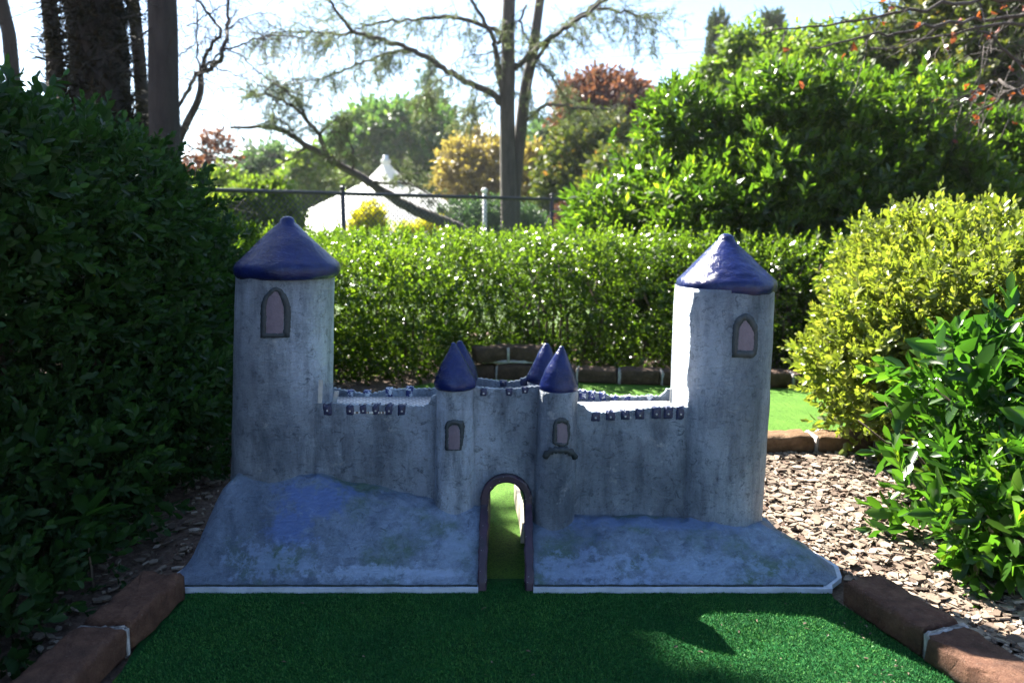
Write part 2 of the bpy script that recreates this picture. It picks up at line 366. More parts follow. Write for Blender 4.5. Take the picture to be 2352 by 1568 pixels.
def scatter(temps, pts, dirs, sc, rnd=.3, off=None):
    """copies of the sprig templates at pts along dirs, in one vertex array"""
    Vs = []; Fs = []; As = []; base = 0; m = len(pts); pick = RNG.integers(0, len(temps), m)
    d = dirs / (np.linalg.norm(dirs, axis=1, keepdims=True) + 1e-9)
    h = RNG.normal(size=(m, 3)); x = np.cross(d, h); x /= (np.linalg.norm(x, axis=1, keepdims=True) + 1e-9); y = np.cross(d, x)
    ro = RNG.random(m)
    for k, (tv, tf, ta) in enumerate(temps):
        i = np.nonzero(pick == k)[0]
        if not len(i): continue
        s = sc[i][:, None, None]
        v = (tv[None, :, 0:1] * x[i][:, None, :] + tv[None, :, 1:2] * y[i][:, None, :] + tv[None, :, 2:3] * d[i][:, None, :]) * s + pts[i][:, None, :]
        n = len(tv); Vs.append(v.reshape(-1, 3))
        Fs.append((tf[None] + (np.arange(len(i)) * n)[:, None, None] + base).reshape(-1, tf.shape[1]))
        a = ta[None] * .7 + (ro[i][:, None]) * rnd + (0 if off is None else off[i][:, None]); As.append(np.clip(a, 0, 1).ravel()); base += n * len(i)
    return np.concatenate(Vs), np.concatenate(Fs), np.concatenate(As)
def sd_ell(p, c, r):
    q = (p - np.array(c)) / np.array(r); k = np.linalg.norm(q, axis=-1)
    return (k - 1) * min(r)
def sd_box(p, c, h, rnd):
    q = np.abs(p - np.array(c)) - (np.array(h) - rnd)
    return np.linalg.norm(np.maximum(q, 0), axis=-1) + np.minimum(q.max(axis=-1), 0) - rnd
def shell(sdf, lo, hi, num, thick, out=.0, power=1.6):
    """points in the outer layer of a body, denser near its surface, with outward directions"""
    lo = np.array(lo, float); hi = np.array(hi, float); P_ = []; cnt = 0
    for _ in range(400):
        p = lo + (hi - lo) * RNG.random((80000, 3)); d = sdf(p)
        keep = (d < out) & (d > -thick)
        p = p[keep]; d = d[keep]
        pr = (1 - np.clip(-d / thick, 0, 1)) ** power; p = p[RNG.random(len(p)) < np.clip(pr + .06, 0, 1)]
        P_.append(p); cnt += len(p)
        if cnt >= num: break
    p = np.concatenate(P_)[:num]; e = .02; g = np.zeros_like(p)
    for a in range(3):
        q = p.copy(); q[:, a] += e; g[:, a] = sdf(q); q[:, a] -= 2 * e; g[:, a] -= sdf(q)
    g /= (np.linalg.norm(g, axis=1, keepdims=True) + 1e-9)
    return p, g
def foliage(name, sdf, lo, hi, num, thick, temps, mat_, parent=None, scale=1.0, up=.5, jit=.5, out=0., power=1.6, dense_noise=None, cull=None, svar=.25):
    p, g = shell(sdf, lo, hi, num, thick, out, power)
    if dense_noise:
        k = wav(p, dense_noise[0], 5) > dense_noise[1]; p, g = p[k], g[k]
    if cull is not None:
        k = cull(p); p, g = p[k], g[k]
    d = g + np.array([0, 0, up]) + RNG.normal(0, jit, p.shape)
    pt = wav(p, .9, 77) * .18
    V, Fc, A = scatter(temps, p, d, scale * (1 + svar * RNG.normal(size=len(p)).clip(-2, 2)), .3, pt)
    return mk(name, V, Fc, mat_, parent, attr=A)
T_BOX = [sprig(i, 12, .085, .019, .012, 0) for i in range(7)]
T_LEFT = [sprig(20 + i, 12, .10, .031, .017, 1) for i in range(7)]
T_YEL = [sprig(40 + i, 11, .10, .026, .016, 1) for i in range(7)]
T_NEAR = [sprig(60 + i, 11, .11, .050, .023, 1, open_=(35, 80), pair=False) for i in range(6)]
T_LAU = [sprig(80 + i, 9, .12, .062, .025, 0, pair=False) for i in range(6)]
T_FAR = [sprig(100 + i, 10, .26, .085, .06, 0, open_=(30, 100), pair=False) for i in range(6)]
T_NEED = [sprig(120 + i, 14, .09, .04, .007, 0, open_=(40, 85), pair=False) for i in range(5)]
T_CYP = [sprig(140 + i, 8, .22, .10, .035, 0, open_=(15, 40), pair=False) for i in range(5)]

def stems(root_pts, sdf_pts, r0, mat_, parent, name='branches', n=5, wig=.05, taper=.25):
    mb = MB()
    for a, bnd in zip(root_pts, sdf_pts):
        a = np.array(a, float); bnd = np.array(bnd, float); k = 6
        pts = [a + (bnd - a) * (t / k) + RNG.normal(0, wig, 3) * math.sin(math.pi * t / k) for t in range(k + 1)]
        mb.tube(pts, [r0 * (1 - (1 - taper) * t / k) for t in range(k + 1)], n)
    return mb.mk(name, mat_, parent, True)

# ================================================================ THE SETTING
def sheet(name, poly, z, mat_, div=None):
    return tag(mk(name, [(x, y, z) for x, y in poly], [tuple(range(len(poly)))], mat_), None, None, kind='structure')
# ground: one sheet to the horizon, rising gently far away
xs = np.concatenate([[-300, -120, -60, -30], np.linspace(-15, 15, 61), [30, 60, 120, 300]])
ys = np.concatenate([[-20, -5], np.linspace(-1, 14, 61), [20, 30, 60, 120, 400]])
X_, Y_ = np.meshgrid(xs, ys); Z_ = np.where(Y_ > 7, 0.0, 0) - .004
Vg = np.stack([X_, Y_, Z_], -1).reshape(-1, 3); nx, ny = len(xs), len(ys)
Fg = np.array([(j * nx + i, j * nx + i + 1, (j + 1) * nx + i + 1, (j + 1) * nx + i) for j in range(ny - 1) for i in range(nx - 1)])
mi = [1 if ys[f // (nx - 1)] > 5.9 else 0 for f in range(len(Fg))]
o = mk('ground', Vg, Fg, None, mats=[M_SOIL, M_LAWN], midx=mi); tag(o, None, None, kind='structure')
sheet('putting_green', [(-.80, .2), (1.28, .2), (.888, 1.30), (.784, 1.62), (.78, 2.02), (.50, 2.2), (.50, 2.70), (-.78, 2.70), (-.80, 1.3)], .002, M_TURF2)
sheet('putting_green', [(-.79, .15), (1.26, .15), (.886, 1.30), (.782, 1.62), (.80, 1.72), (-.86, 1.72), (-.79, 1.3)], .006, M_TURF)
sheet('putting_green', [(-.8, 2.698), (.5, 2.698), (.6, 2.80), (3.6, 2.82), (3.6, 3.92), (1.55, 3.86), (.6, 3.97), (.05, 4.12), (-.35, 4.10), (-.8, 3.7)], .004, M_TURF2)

# ---- pile of the near turf (stuff)
m, n, b = mat('turf_fibre'); at = N(n, 'ShaderNodeAttribute', attribute_name='v'); g = geo(n)
c = ramp(n, at.outputs['Fac'], [(0, (.018, .085, .02)), (.6, (.050, .19, .036)), (1, (.12, .31, .07))])
c = mixc(n, ramp(n, noise(n, 5, 5, .6, g), [(.35, (.5, .5, .5)), (.6, (0, 0, 0))]), c, (.008, .085, .03))
n.links.new(c, b.inputs['Base Color']); b.inputs['Roughness'].default_value = .5; b.inputs['Specular IOR Level'].default_value = .25
k_ = 150000; px_ = RNG.uniform(-.79, 1.02, k_); py_ = RNG.uniform(1.12, 1.70, k_); ok = px_ < np.interp(py_, [1.12, 1.3, 1.62, 1.7], [.965, .885, .78, .80]); px_, py_ = px_[ok], py_[ok]; k_ = len(px_)
bl = np.stack([px_, py_, np.full(k_, .0055)], 1); an = RNG.uniform(0, 6.28, k_); wv = np.stack([np.cos(an), np.sin(an), 0 * an], 1) * .0008; hv = RNG.normal(0, .0016, (k_, 3)); hv[:, 2] = RNG.uniform(.0025, .006, k_); hv[:, 1] -= .001
Vt = np.stack([bl - wv, bl + wv, bl + wv * .5 + hv, bl - wv * .5 + hv], 1).reshape(-1, 3); Ft = np.arange(k_ * 4).reshape(-1, 4)
tag(mk('turf_pile', Vt, Ft, m, attr=np.repeat(RNG.random(k_), 4)), 'short green fibres of the artificial turf in front of the castle', None, kind='stuff')
# ---- bark mulch (stuff)
def chips(name, region, num, smin, smax, label):
    V = []; Fc = []; A = []; c = 0
    for _ in range(num):
        x, y = region()
        L = smin + (smax - smin) * random.random() ** 1.8; W = L * random.uniform(.35, .8); t = random.uniform(.0008, .003)
        k = random.randint(4, 6); a0 = random.random() * 6.28
        ring = [(L / 2 * math.cos(a0 + 6.283 * j / k) * random.uniform(.7, 1.15), W / 2 * math.sin(a0 + 6.283 * j / k) * random.uniform(.7, 1.15)) for j in range(k)]
        R = rotm(np.array([random.gauss(0, 1), random.gauss(0, 1), 0.01]), random.gauss(0, .28)) @ rotm((0, 0, 1), random.random() * 6.28)
        z = random.uniform(.001, .013)
        for s in (-1, 1):
            for q in ring: V.append(np.array([x, y, z]) + R @ np.array([q[0], q[1], s * t]))
        Fc.append(tuple(c + k - 1 - j for j in range(k))); Fc.append(tuple(c + k + j for j in range(k)))
        for j in range(k): Fc.append((c + j, c + (j + 1) % k, c + k + (j + 1) % k, c + k + j))
        A += [random.random()] * (2 * k); c += 2 * k
    return tag(mk(name, V, Fc, M_CHIP, attr=A), label, None, kind='stuff')
def reg_r():
    while True:
        y = random.uniform(1.35, 2.74) if random.random() < .85 else random.uniform(.9, 1.6); x = random.uniform(.55, 2.3)
        if x > (.92 + (1.6 - y) * .36 if y < 1.66 else (.88 - (y - 1.7) * .3)): return x, y
def reg_l():
    while True:
        y = random.uniform(1.1, 4.1); x = random.uniform(-2.6, -.6)
        if x < (-.93 if y < 1.66 else -.86): return x, y
chips('bark_mulch', reg_r, 15000, .008, .052, 'sunlit bark chip mulch between castle and right shrubs')
chips('bark_mulch', reg_l, 7000, .008, .042, 'shaded bark mulch under the dark left hedge')
def reg_b():
    return random.uniform(-1.9, 3.2), random.uniform(4.18, 4.45)
chips('bark_mulch', reg_b, 2500, .012, .04, 'thin strip of bark mulch at the foot of the clipped hedge')

# ================================================================ THE CASTLE
YT = 1.95
castle = thing('castle', (0, YT, 0), 'silver grey miniature castle obstacle with blue cone roofs, on the artificial turf', 'castle')
def rings(rs, n=64, amp=0.0, seed=0, capt=True, capb=False):
    V = []
    for (x, y, z, r) in rs:
        for k in range(n):
            a = 2 * math.pi * k / n; V.append((x + r * math.cos(a), y + r * math.sin(a), z))
    V = np.array(V)
    if amp:
        c = np.array([(x, y, z) for (x, y, z, r) in rs for k in range(n)]); d = V - c; d /= (np.linalg.norm(d, axis=1, keepdims=True) + 1e-9)
        V += d * (wav(V, 9, seed, 4) * amp)[:, None]
    m = len(rs); Fc = [(i * n + k, i * n + (k + 1) % n, (i + 1) * n + (k + 1) % n, (i + 1) * n + k) for i in range(m - 1) for k in range(n)]
    if capt: Fc.append(tuple((m - 1) * n + k for k in range(n)))
    if capb: Fc.append(tuple(n - 1 - k for k in range(n)))
    return V, Fc
def scale_at(p): return F / ((p[1]) * cp + (H - p[2]) * sp_)
def tower(name, pts, Y, zlow, amp=.001, seed=0, matt=None, label=None):
    """pts: (px centre, py, half width px) from the top down"""
    C = []
    for (px, py, hw) in pts:
        p = P(px, py, Y); C.append((p[0], Y, p[2], hw / scale_at(p)))
    C = C[::-1]; x0, _, z0, r0 = C[0]; x1, _, z1, r1 = C[1]
    k = (zlow - z0) / (z1 - z0); C = [(x0 + (x1 - x0) * k, Y, zlow, r0)] + C
    rs = []
    zs = np.linspace(C[0][2], C[-1][2], 60)
    for z in zs:
        rs.append((np.interp(z, [c[2] for c in C], [c[0] for c in C]), Y, z, np.interp(z, [c[2] for c in C], [c[3] for c in C])))
    V, Fc = rings(rs, 72, amp, seed); o = mk(name, V, Fc, matt or M_TOWER, castle, True, label=label)
    return o, rs
def cone(parent, apex, rimy, hw, Y, capr, thick, seed, top_round=.012, concave=0.0, tilt=None):
    a = P(apex[0], apex[1], Y); b_ = P(apex[0] if tilt is None else tilt, rimy, Y); R = hw / scale_at(b_)
    h = a[2] - b_[2]; prof = []
    prof.append((b_[2] - thick * .55, R * .80)); prof.append((b_[2] - thick * .55, R * .93)); prof.append((b_[2] - thick * .30, R * .985))
    prof.append((b_[2], R)); prof.append((b_[2] + thick * .3, R * .985))
    rt = top_round
    for t in np.linspace(0.06, 1, 26):
        r = R * (1 - t) ** (1 + concave) * .97 + rt * t
        z = b_[2] + thick * .35 + (h - thick * .35 - rt * .8) * t; prof.append((z, r))
    for q in (.35, .65, .85, .97): prof.append((a[2] - rt * .8 + rt * .8 * math.sin(q * math.pi / 2), rt * math.cos(q * math.pi / 2)))
    prof.append((a[2], .0008))
    rs = [(b_[0] + (a[0] - b_[0]) * max(0, (z - b_[2]) / h), Y, z, r) for z, r in prof]
    V, Fc = rings(rs, 72, capr, seed, True, True)
    return mk('cone_roof', V, Fc, M_BLUE, parent, True)
def raycyl(px, py, rs, dr=0.0):
    d = ray(px, py); z = H + d[2] * 1.9
    for _ in range(3):
        cx = np.interp(z, [q[2] for q in rs], [q[0] for q in rs]); r = np.interp(z, [q[2] for q in rs], [q[3] for q in rs]) + dr; cy = rs[0][1]
        A = d[0] ** 2 + d[1] ** 2; B = -2 * (d[0] * cx + d[1] * cy); C = cx * cx + cy * cy - r * r
        t = (-B - math.sqrt(max(0, B * B - 4 * A * C))) / (2 * A); z = H + d[2] * t
    nrm = unit((d[0] * t - cx, d[1] * t - cy, 0)); return np.array([d[0] * t, d[1] * t, z]), nrm
def window(parent, rs, outer, inner, seed, open_bottom=False):
    def res(poly, n=72):
        q = np.array(poly + [poly[0]], float); s = np.r_[0, np.cumsum(np.linalg.norm(np.diff(q, axis=0), axis=1))]
        t = np.linspace(0, s[-1], n, endpoint=False); return np.stack([np.interp(t, s, q[:, 0]), np.interp(t, s, q[:, 1])], 1)
    r = np.random.default_rng(seed); n = 72
    O = res(outer, n); I = res(inner, n)
    O = O + r.normal(0, .55, O.shape); I = I + r.normal(0, .45, I.shape)
    V = []
    for a in O: p, nn = raycyl(a[0], a[1], rs); V.append(p - nn * .004)
    for a, i_ in zip(O, I): p, nn = raycyl(a[0] * .88 + i_[0] * .12, a[1] * .88 + i_[1] * .12, rs); V.append(p + nn * .0022)
    for a, i_ in zip(O, I): p, nn = raycyl(a[0] * .1 + i_[0] * .9, a[1] * .1 + i_[1] * .9, rs); V.append(p + nn * .0022)
    for a in I: p, nn = raycyl(a[0], a[1], rs); V.append(p - nn * .004)
    Fc = [(q * n + k, q * n + (k + 1) % n, (q + 1) * n + (k + 1) % n, (q + 1) * n + k) for q in range(3) for k in range(n)]
    mk('window_frame', V, Fc, M_WFRAME, parent, True)
    c = I.mean(0); V = []; m = 5
    for q in range(m):
        for a in I:
            e = c + (a - c) * (1 - q / m) * 1.02; p, nn = raycyl(e[0], e[1], rs); V.append(p + nn * .0012)
    Fc = [(q * n + k, q * n + (k + 1) % n, (q + 1) * n + (k + 1) % n, (q + 1) * n + k) for q in range(m - 1) for k in range(n)] + [tuple((m - 1) * n + k for k in range(n))]
    mk('window_pane', V, Fc, M_WPANE, parent, True)

tl, rl = tower('round_tower', [(657, 622, 109), (655, 700, 109), (652, 900, 110), (650, 1100, 112)], YT, .12, seed=1, label='taller left round tower')
cone(tl, (661, 496), 617, 119, YT, .004, .040, 3, .022)
window(tl, rl, [(597, 777), (598, 700), (606, 680), (620, 664), (634, 657), (648, 664), (661, 680), (669, 705), (670, 740), (667, 777)],
       [(612, 764), (613, 730), (612, 706), (617, 685), (630, 670), (636, 669), (643, 682), (651, 704), (651, 740), (650, 764)], 1)
tr_, rr = tower('round_tower', [(1663, 656, 110), (1661, 700, 111), (1652, 905, 110), (1637, 1205, 106)], YT, .04, seed=5, label='right round tower lit along its left edge')
cone(tr_, (1667, 536), 653, 112, YT, .004, .040, 8, .020)
window(tr_, rr, [(1680, 822), (1679, 780), (1683, 745), (1690, 730), (1703, 721), (1716, 717), (1730, 726), (1740, 745), (1741, 790), (1737, 815), (1728, 824)],
       [(1695, 803), (1697, 770), (1699, 752), (1709, 738), (1714, 737), (1722, 748), (1731, 765), (1731, 790), (1728, 805)], 2)
YF, YB = 1.86, 2.06
def turret(top, bottom, apex, rim, hwr, Y, low, seed, label):
    t, r = tower('gate_turret', [top, bottom], Y, low, .0012, seed, M_REND, label)
    cone(t, apex, rim, hwr, Y, .0025, .022, seed + 1, .0085, -.12, tilt=top[0]); return t, r
t1, r1 = turret((1046, 884, 42), (1043, 1170, 46), (1041, 786), 879, 48, YF, .04, 11, 'front left gate turret')
t2, r2 = turret((1283, 893, 45), (1271, 1200, 47), (1290, 794), 888, 45, YF, .02, 21, 'front right gate turret')
t3, r3 = turret((1056, 868, 38), (1054, 1100, 39), (1056, 782), 864, 43, YB, .04, 31, 'rear left gate turret')
t4, r4 = turret((1250, 872, 38), (1244, 1100, 39), (1255, 788), 867, 42, YB, .04, 41, 'rear right gate turret')
window(t1, r1, [(1022, 1034), (1022, 975), (1026, 965), (1045, 962), (1064, 965), (1068, 975), (1066, 1000), (1060, 1034)], [(1031, 1031), (1031, 985), (1037, 977), (1048, 976), (1055, 984), (1056, 1005), (1055, 1031)], 3)
window(t2, r2, [(1268, 1018), (1269, 975), (1275, 962), (1288, 956), (1302, 960), (1310, 976), (1309, 1000), (1304, 1022), (1285, 1027)], [(1280, 1015), (1280, 975), (1290, 971), (1301, 975), (1303, 1000), (1301, 1017)], 4)
# little ledge under the right turret window
mb = MB(); pts = []
for t in np.linspace(0, 1, 15):
    px = 1253 + 65 * t; py = 1029 + 20 * (2 * t - 1) ** 4 + (3 if .1 < t < .9 else 0); p, nn = raycyl(px, py, r2); pts.append(p + nn * .003)
mb.tube(pts, [.0085 + .003 * math.sin(9 * i) for i in range(15)], 8); mb.mk('window_ledge', M_WFRAME, t2, True)

# -- mounds
XTL, XTR = -.0835, .0525       # outer edges of the tunnel
def smooth(t): t = np.clip(t, 0, 1); return t * t * (3 - 2 * t)
def mound(side, label):
    if side < 0:
        x0, x1 = -.868, XTL
        htop = lambda x: np.interp(x, [-.87, -.70, -.52, -.42, -.20, -.08], [.235, .245, .235, .20, .158, .150])
        xl = lambda y: np.interp(y, [1.65, 1.8, 1.95, 2.25], [-.868, -.835, -.785, -.76])
    else:
        x0, x1 = XTR, .87
        htop = lambda x: np.interp(x, [.05, .3, .62, .75, .9], [.112, .108, .108, .10, .09])
        xr = lambda y: np.interp(y, [1.655, 1.70, 1.76, 1.90, 2.05, 2.11], [.775, .825, .842, .795, .735, .69])
    nu, nv = 110, 76; V = []
    for j in range(nv):
        y = 1.657 + (2.11 - 1.657) * j / (nv - 1)
        for i in range(nu):
            s = i / (nu - 1)
            if side < 0: a, e = xl(y), x1
            else: a, e = x0, xr(y)
            x = a + (e - a) * s
            dl = (x - a) if side < 0 else (e - x)
            f = min(1, (y - 1.657) / .185); ff = smooth(f) * .45 + (1 - (1 - f) ** 1.7) * .55
            bk = min(1, (2.11 - y) / .035); bk = smooth(bk)
            wd = .10 if side < 0 else .16
            fl = min(1, dl / wd); fl = 1 - (1 - fl) ** 1.9
            z = .021 + (float(htop(x)) - .021) * ff * bk * fl
            V.append((x, y, z))
    V = np.array(V); V[:, 2] += (wav(V, 3.2, 40 + side, 4) * .013 + wav(V, 14, 50 + side, 3) * .003) * np.clip((V[:, 2] - .02) / .05, 0, 1)
    n0 = len(V); top = V.copy(); bot = V.copy(); bot[:, 2] = .018
    Fc = [(j * nu + i, j * nu + i + 1, (j + 1) * nu + i + 1, (j + 1) * nu + i) for j in range(nv - 1) for i in range(nu - 1)]
    # skirt round the rim
    rim = [i for i in range(nu)] + [j * nu + nu - 1 for j in range(1, nv)] + [(nv - 1) * nu + i for i in range(nu - 2, -1, -1)] + [j * nu for j in range(nv - 2, 0, -1)]
    base = len(V); V = np.concatenate([V, bot[rim]])
    for k in range(len(rim)): k2 = (k + 1) % len(rim); Fc.append((rim[k2], rim[k], base + k, base + k2))
    mo = mk('base_mound', V, Fc, M_BASE, castle, True, label=label)
    sm = MB(); xa, xb = (-.855, x1 - .002) if side < 0 else (x0 + .002, .77)
    sm.tube([(xa + (xb - xa) * q / 60, 1.6555, .0205 + .0008 * math.sin(q * .9)) for q in range(61)], [.0022 + .0012 * abs(math.sin(q * 1.7)) for q in range(61)], 6)
    sm.mk('dirty_seam', M_LINING, mo, True)
    # painted lip, a thin wavy board under the mound
    ring = bot[rim]; cx = ring[:, 0].mean(); R2 = []
    for k, p in enumerate(ring):
        q = p.copy()
        if p[1] < 1.66: q[1] = 1.645 + .0012 * math.sin(p[0] * 40)
        if side < 0 and p[0] < x1 - .004: q[0] -= .012
        if side > 0 and p[0] > x0 + .004: q[0] += .012
        R2.append(q)
    R2 = np.array(R2); nr = len(R2); top2 = R2.copy(); top2[:, 2] = .0195 + .0012 * np.sin(R2[:, 0] * 31); bt = R2.copy(); bt[:, 2] = .0065
    inn = ring.copy(); inn[:, 2] = .0195
    Vl = np.concatenate([bt, top2, inn]); Fl = []
    for k in range(nr): k2 = (k + 1) % nr; Fl += [(k, k2, nr + k2, nr + k), (nr + k, nr + k2, 2 * nr + k2, 2 * nr + k)]
    mk('painted_lip', Vl, Fl, M_LIP, mo, False)
mound(-1, 'left mound, higher and streaked with pale paint'); mound(1, 'lower right mound')

# -- walls
def wall(name, prof, Y, zlow, thick, seed, bow=.0, matt=None, low=None, label=None):
    prof = np.array(prof, float); n = 90; V = []; rows = 34
    pxs = np.linspace(prof[0, 0], prof[-1, 0], n); X = []; ZT = []
    for px in pxs:
        py = np.interp(px, prof[:, 0], prof[:, 1]) + 1.0 * math.sin(px * .55 + seed) + .6 * math.sin(px * 1.3)
        p = P(px, py, Y); X.append(p[0]); ZT.append(p[2])
    X = np.array(X); ZT = np.array(ZT)
    def face(off, s):
        out = []
        for r in range(rows):
            for i in range(n):
                t = i / (n - 1); zl = zlow if low is None else low(X[i]); z = zl + (ZT[i] - zl) * r / (rows - 1)
                yy = Y + bow * math.sin(math.pi * t) + off
                out.append((X[i], yy, z))
        return np.array(out)
    A = face(-thick / 2, 0); B = face(thick / 2, 0)
    dn = (wav(A, 7, seed, 4) * .003); A[:, 1] += dn; B[:, 1] += dn
    Fc = []
    for r in range(rows - 1):
        for i in range(n - 1):
            a = r * n + i; Fc.append((a, a + 1, a + n + 1, a + n)); q = rows * n; Fc.append((q + a + n, q + a + n + 1, q + a + 1, q + a))
    tp = (rows - 1) * n; q = rows * n
    for i in range(n - 1): Fc.append((tp + i, tp + i + 1, q + tp + i + 1, q + tp + i)); Fc.append((q + i, q + i + 1, i + 1, i))
    for e in (0, n - 1):
        for r in range(rows - 1):
            a = r * n + e; f = (a, a + n, q + a + n, q + a); Fc.append(f if e == 0 else f[::-1])
    return mk(name, np.concatenate([A, B]), Fc, matt or M_REND, castle, True, label=label)
wf = wall('curtain_wall', [(698, 893), (705, 908), (712, 923), (733, 926), (764, 928), (800, 931), (930, 934), (972, 933), (985, 926), (992, 909), (1008, 905)], 1.872, .10, .014, 1, .018, label='front left wall')
wfr = wall('curtain_wall', [(1322, 925), (1340, 930), (1352, 944), (1384, 949), (1464, 943), (1508, 937), (1576, 934), (1592, 928), (1597, 910), (1606, 908)], 1.872, .06, .014, 2, .014, label='front right wall')
wb = wall('curtain_wall', [(740, 886), (760, 889), (800, 897), (830, 902), (850, 904), (880, 897), (910, 893), (960, 892), (1020, 890)], 2.06, .10, .014, 3, 0, label='rear left wall')
wbr = wall('curtain_wall', [(1300, 893), (1335, 897), (1385, 903), (1404, 910), (1433, 910), (1484, 909), (1517, 909), (1526, 901), (1531, 893), (1560, 890)], 2.06, .06, .014, 4, 0, label='rear right wall')
# gate walls follow the arch
ZA = P(1160, 1087, 1.852)[2]; XC = (XTL + XTR) / 2; RA = (XTR - XTL) / 2
def archlow(x):
    d = abs(x - XC)
    return .05 if d > RA * .985 else ZA - RA + math.sqrt(max(0, RA * RA - d * d)) - .004
wall('gate_wall', [(1070, 886), (1090, 888), (1130, 891), (1165, 893), (1200, 890), (1222, 886), (1245, 886)], 1.866, .1, .014, 5, 0, low=archlow, label='front wall above the arch')
wall('gate_wall', [(1070, 866), (1102, 868), (1140, 873), (1167, 876), (1190, 873), (1205, 866), (1235, 862)], 2.07, .1, .014, 6, 0, low=archlow, label='rear wall above the arch')

# -- battlement blocks (painted merlons with a nail head each)
def merlon(parent, px, py0, py1, wpx, Y, bowY, matt, front=True, nail=True, dark=True):
    p0 = P(px, py0 + 1, Y); p1 = P(px, py1 + 3, Y); wd = (wpx + 1.5) / scale_at(p0); mb = MB()
    zc = (p0[2] + p1[2]) / 2; hh = abs(p0[2] - p1[2])
    n = 6; V = []
    dep = .003; s = -1
    yf = Y + bowY - .007 - dep
    yb = Y + bowY + .010
    xs_ = np.linspace(-wd / 2, wd / 2, n); zs_ = np.linspace(-hh / 2, hh / 2, n)
    def grid(y, bul):
        return [(p0[0] + a + RNG.normal(0, .0006), y - bul * (1 - (2 * abs(a) / wd) ** 4) * (1 - (2 * abs(c) / hh) ** 4), zc + c + (RNG.normal(0, .0013) if c == zs_[-1] else RNG.normal(0, .0006))) for c in zs_ for a in xs_]
    A = grid(yf + .003, .004); B = grid(yb, 0)
    Fc = []; q = n * n
    for r in range(n - 1):
        for i in range(n - 1): a = r * n + i; Fc.append((a, a + 1, a + n + 1, a + n)); Fc.append((q + a + n, q + a + n + 1, q + a + 1, q + a))
    for i in range(n - 1):
        t = (n - 1) * n; Fc.append((t + i, t + i + 1, q + t + i + 1, q + t + i)); Fc.append((q + i, q + i + 1, i + 1, i))
        Fc.append((i * n + n, i * n, q + i * n, q + i * n + n)); Fc.append((i * n + n - 1, i * n + 2 * n - 1, q + i * n + 2 * n - 1, q + i * n + n - 1))
    VV = list(A + B); mi_ = [0] * len(Fc)
    if nail:
        V, Fn = rings([(0, 0, 0, .0028), (0, 0, .0012, .0024), (0, 0, .002, .0012)], 10)
        V = [(p0[0] + v[0], yf - .0008 - v[2], zc - .002 + v[1]) for v in V]; k0 = len(VV); VV += V; Fc += [tuple(q_ + k0 for q_ in f_) for f_ in Fn]; mi_ += [1] * len(Fn)
    mk('battlement', VV, Fc, None, parent, False, mats=[matt, M_METAL], midx=mi_)
NAILS = []
for px in (751, 802, 832, 861, 892, 922):
    t = (px - 698) / 310; merlon(wf, px, 927 + (3 if px > 790 else 0), 951 + (2 if px > 790 else 0), 18, 1.872, .018 * math.sin(math.pi * t), M_CREN)
for px, y0, y1 in ((1368, 946, 964), (1403, 945, 963), (1437, 944, 962), (1471, 941, 961), (1509, 936, 959), (1536, 934, 959), (1564, 933, 960)):
    t = (px - 1322) / 284; merlon(wfr, px, y0, y1, 19, 1.872, .014 * math.sin(math.pi * t), M_CREN)
for px, y0, y1 in ((805, 895, 909), (844, 895, 912), (894, 889, 911), (941, 887, 913)): merlon(wb, px, y0, y1, 15, 2.06, 0, M_CRENW, nail=False)
for px, y0, y1 in ((1338, 894, 913), (1359, 897, 914), (1383, 900, 916), (1411, 907, 920), (1440, 907, 922), (1492, 906, 925)): merlon(wbr, px, y0, y1, 14, 2.06, 0, M_CRENW, nail=True)
gw = [o for o in castle.children if o.name.startswith('gate_wall')]
for px, y0, y1 in ((1111, 891, 905), (1169, 889, 905), (1206, 887, 899)): merlon(gw[0], px, y0, y1, 14, 1.866, 0, M_CREN)
for px, y0, y1 in ((1156, 872, 884), (1203, 868, 883)): merlon(gw[1], px, y0, y1, 16, 2.07, 0, M_CREN, nail=False)
# -- decks
def deck(x0, x1, y0, y1, z, label):
    mb = MB(); mb.box(((x0 + x1) / 2, (y0 + y1) / 2, z), (x1 - x0, y1 - y0, .006)); mb.mk('mesh_deck', M_DECK, castle, label=label)
zd = P(860, 911, 2.05)[2]
deck(P(735, 930, 1.9)[0], P(1010, 930, 1.9)[0], 1.88, 2.053, zd - .002, 'wire mesh deck on the left wall')
zd2 = P(1450, 923, 2.05)[2]
deck(P(1320, 930, 1.9)[0], P(1575, 930, 1.9)[0], 1.88, 2.053, zd2 + .002, 'wire mesh deck on the right wall')
deck(P(1080, 900, 1.9)[0], P(1235, 900, 1.9)[0], 1.873, 2.062, zd - .02, 'render deck above the tunnel')
# -- metal brackets beside the big towers
def bracket(pa, pb, Y, wpx, lean=0.0):
    a = P(*pa, Y); b2 = P(*pb, Y); wd = wpx / scale_at(a); mb = MB()
    V = []
    for (p, e) in ((b2, 0), (a, 0)):
        for dx in (-wd / 2, wd / 2):
            for dy in (-.0015, .0015): V.append((p[0] + dx, Y + dy, p[2]))
    Fc = [(0, 2, 3, 1), (4, 5, 7, 6), (0, 4, 6, 2), (1, 3, 7, 5), (0, 1, 5, 4), (2, 6, 7, 3)]
    mb.add(V, Fc); V2, F2 = rings([(0, 0, 0, wd * .22), (0, 0, .003, wd * .2)], 10); mb.add([(a[0] + v[0], Y - .0015 - v[2], a[2] - wd * .6 + v[1]) for v in V2], F2)
    mb.mk('metal_bracket', M_METAL, castle)
bracket((737, 872), (735, 925), 1.868, 10); bracket((774, 898), (768, 924), 1.93, 10)
bracket((1542, 891), (1540, 925), 1.95, 4); bracket((1567, 900), (1565, 930), 1.90, 4)
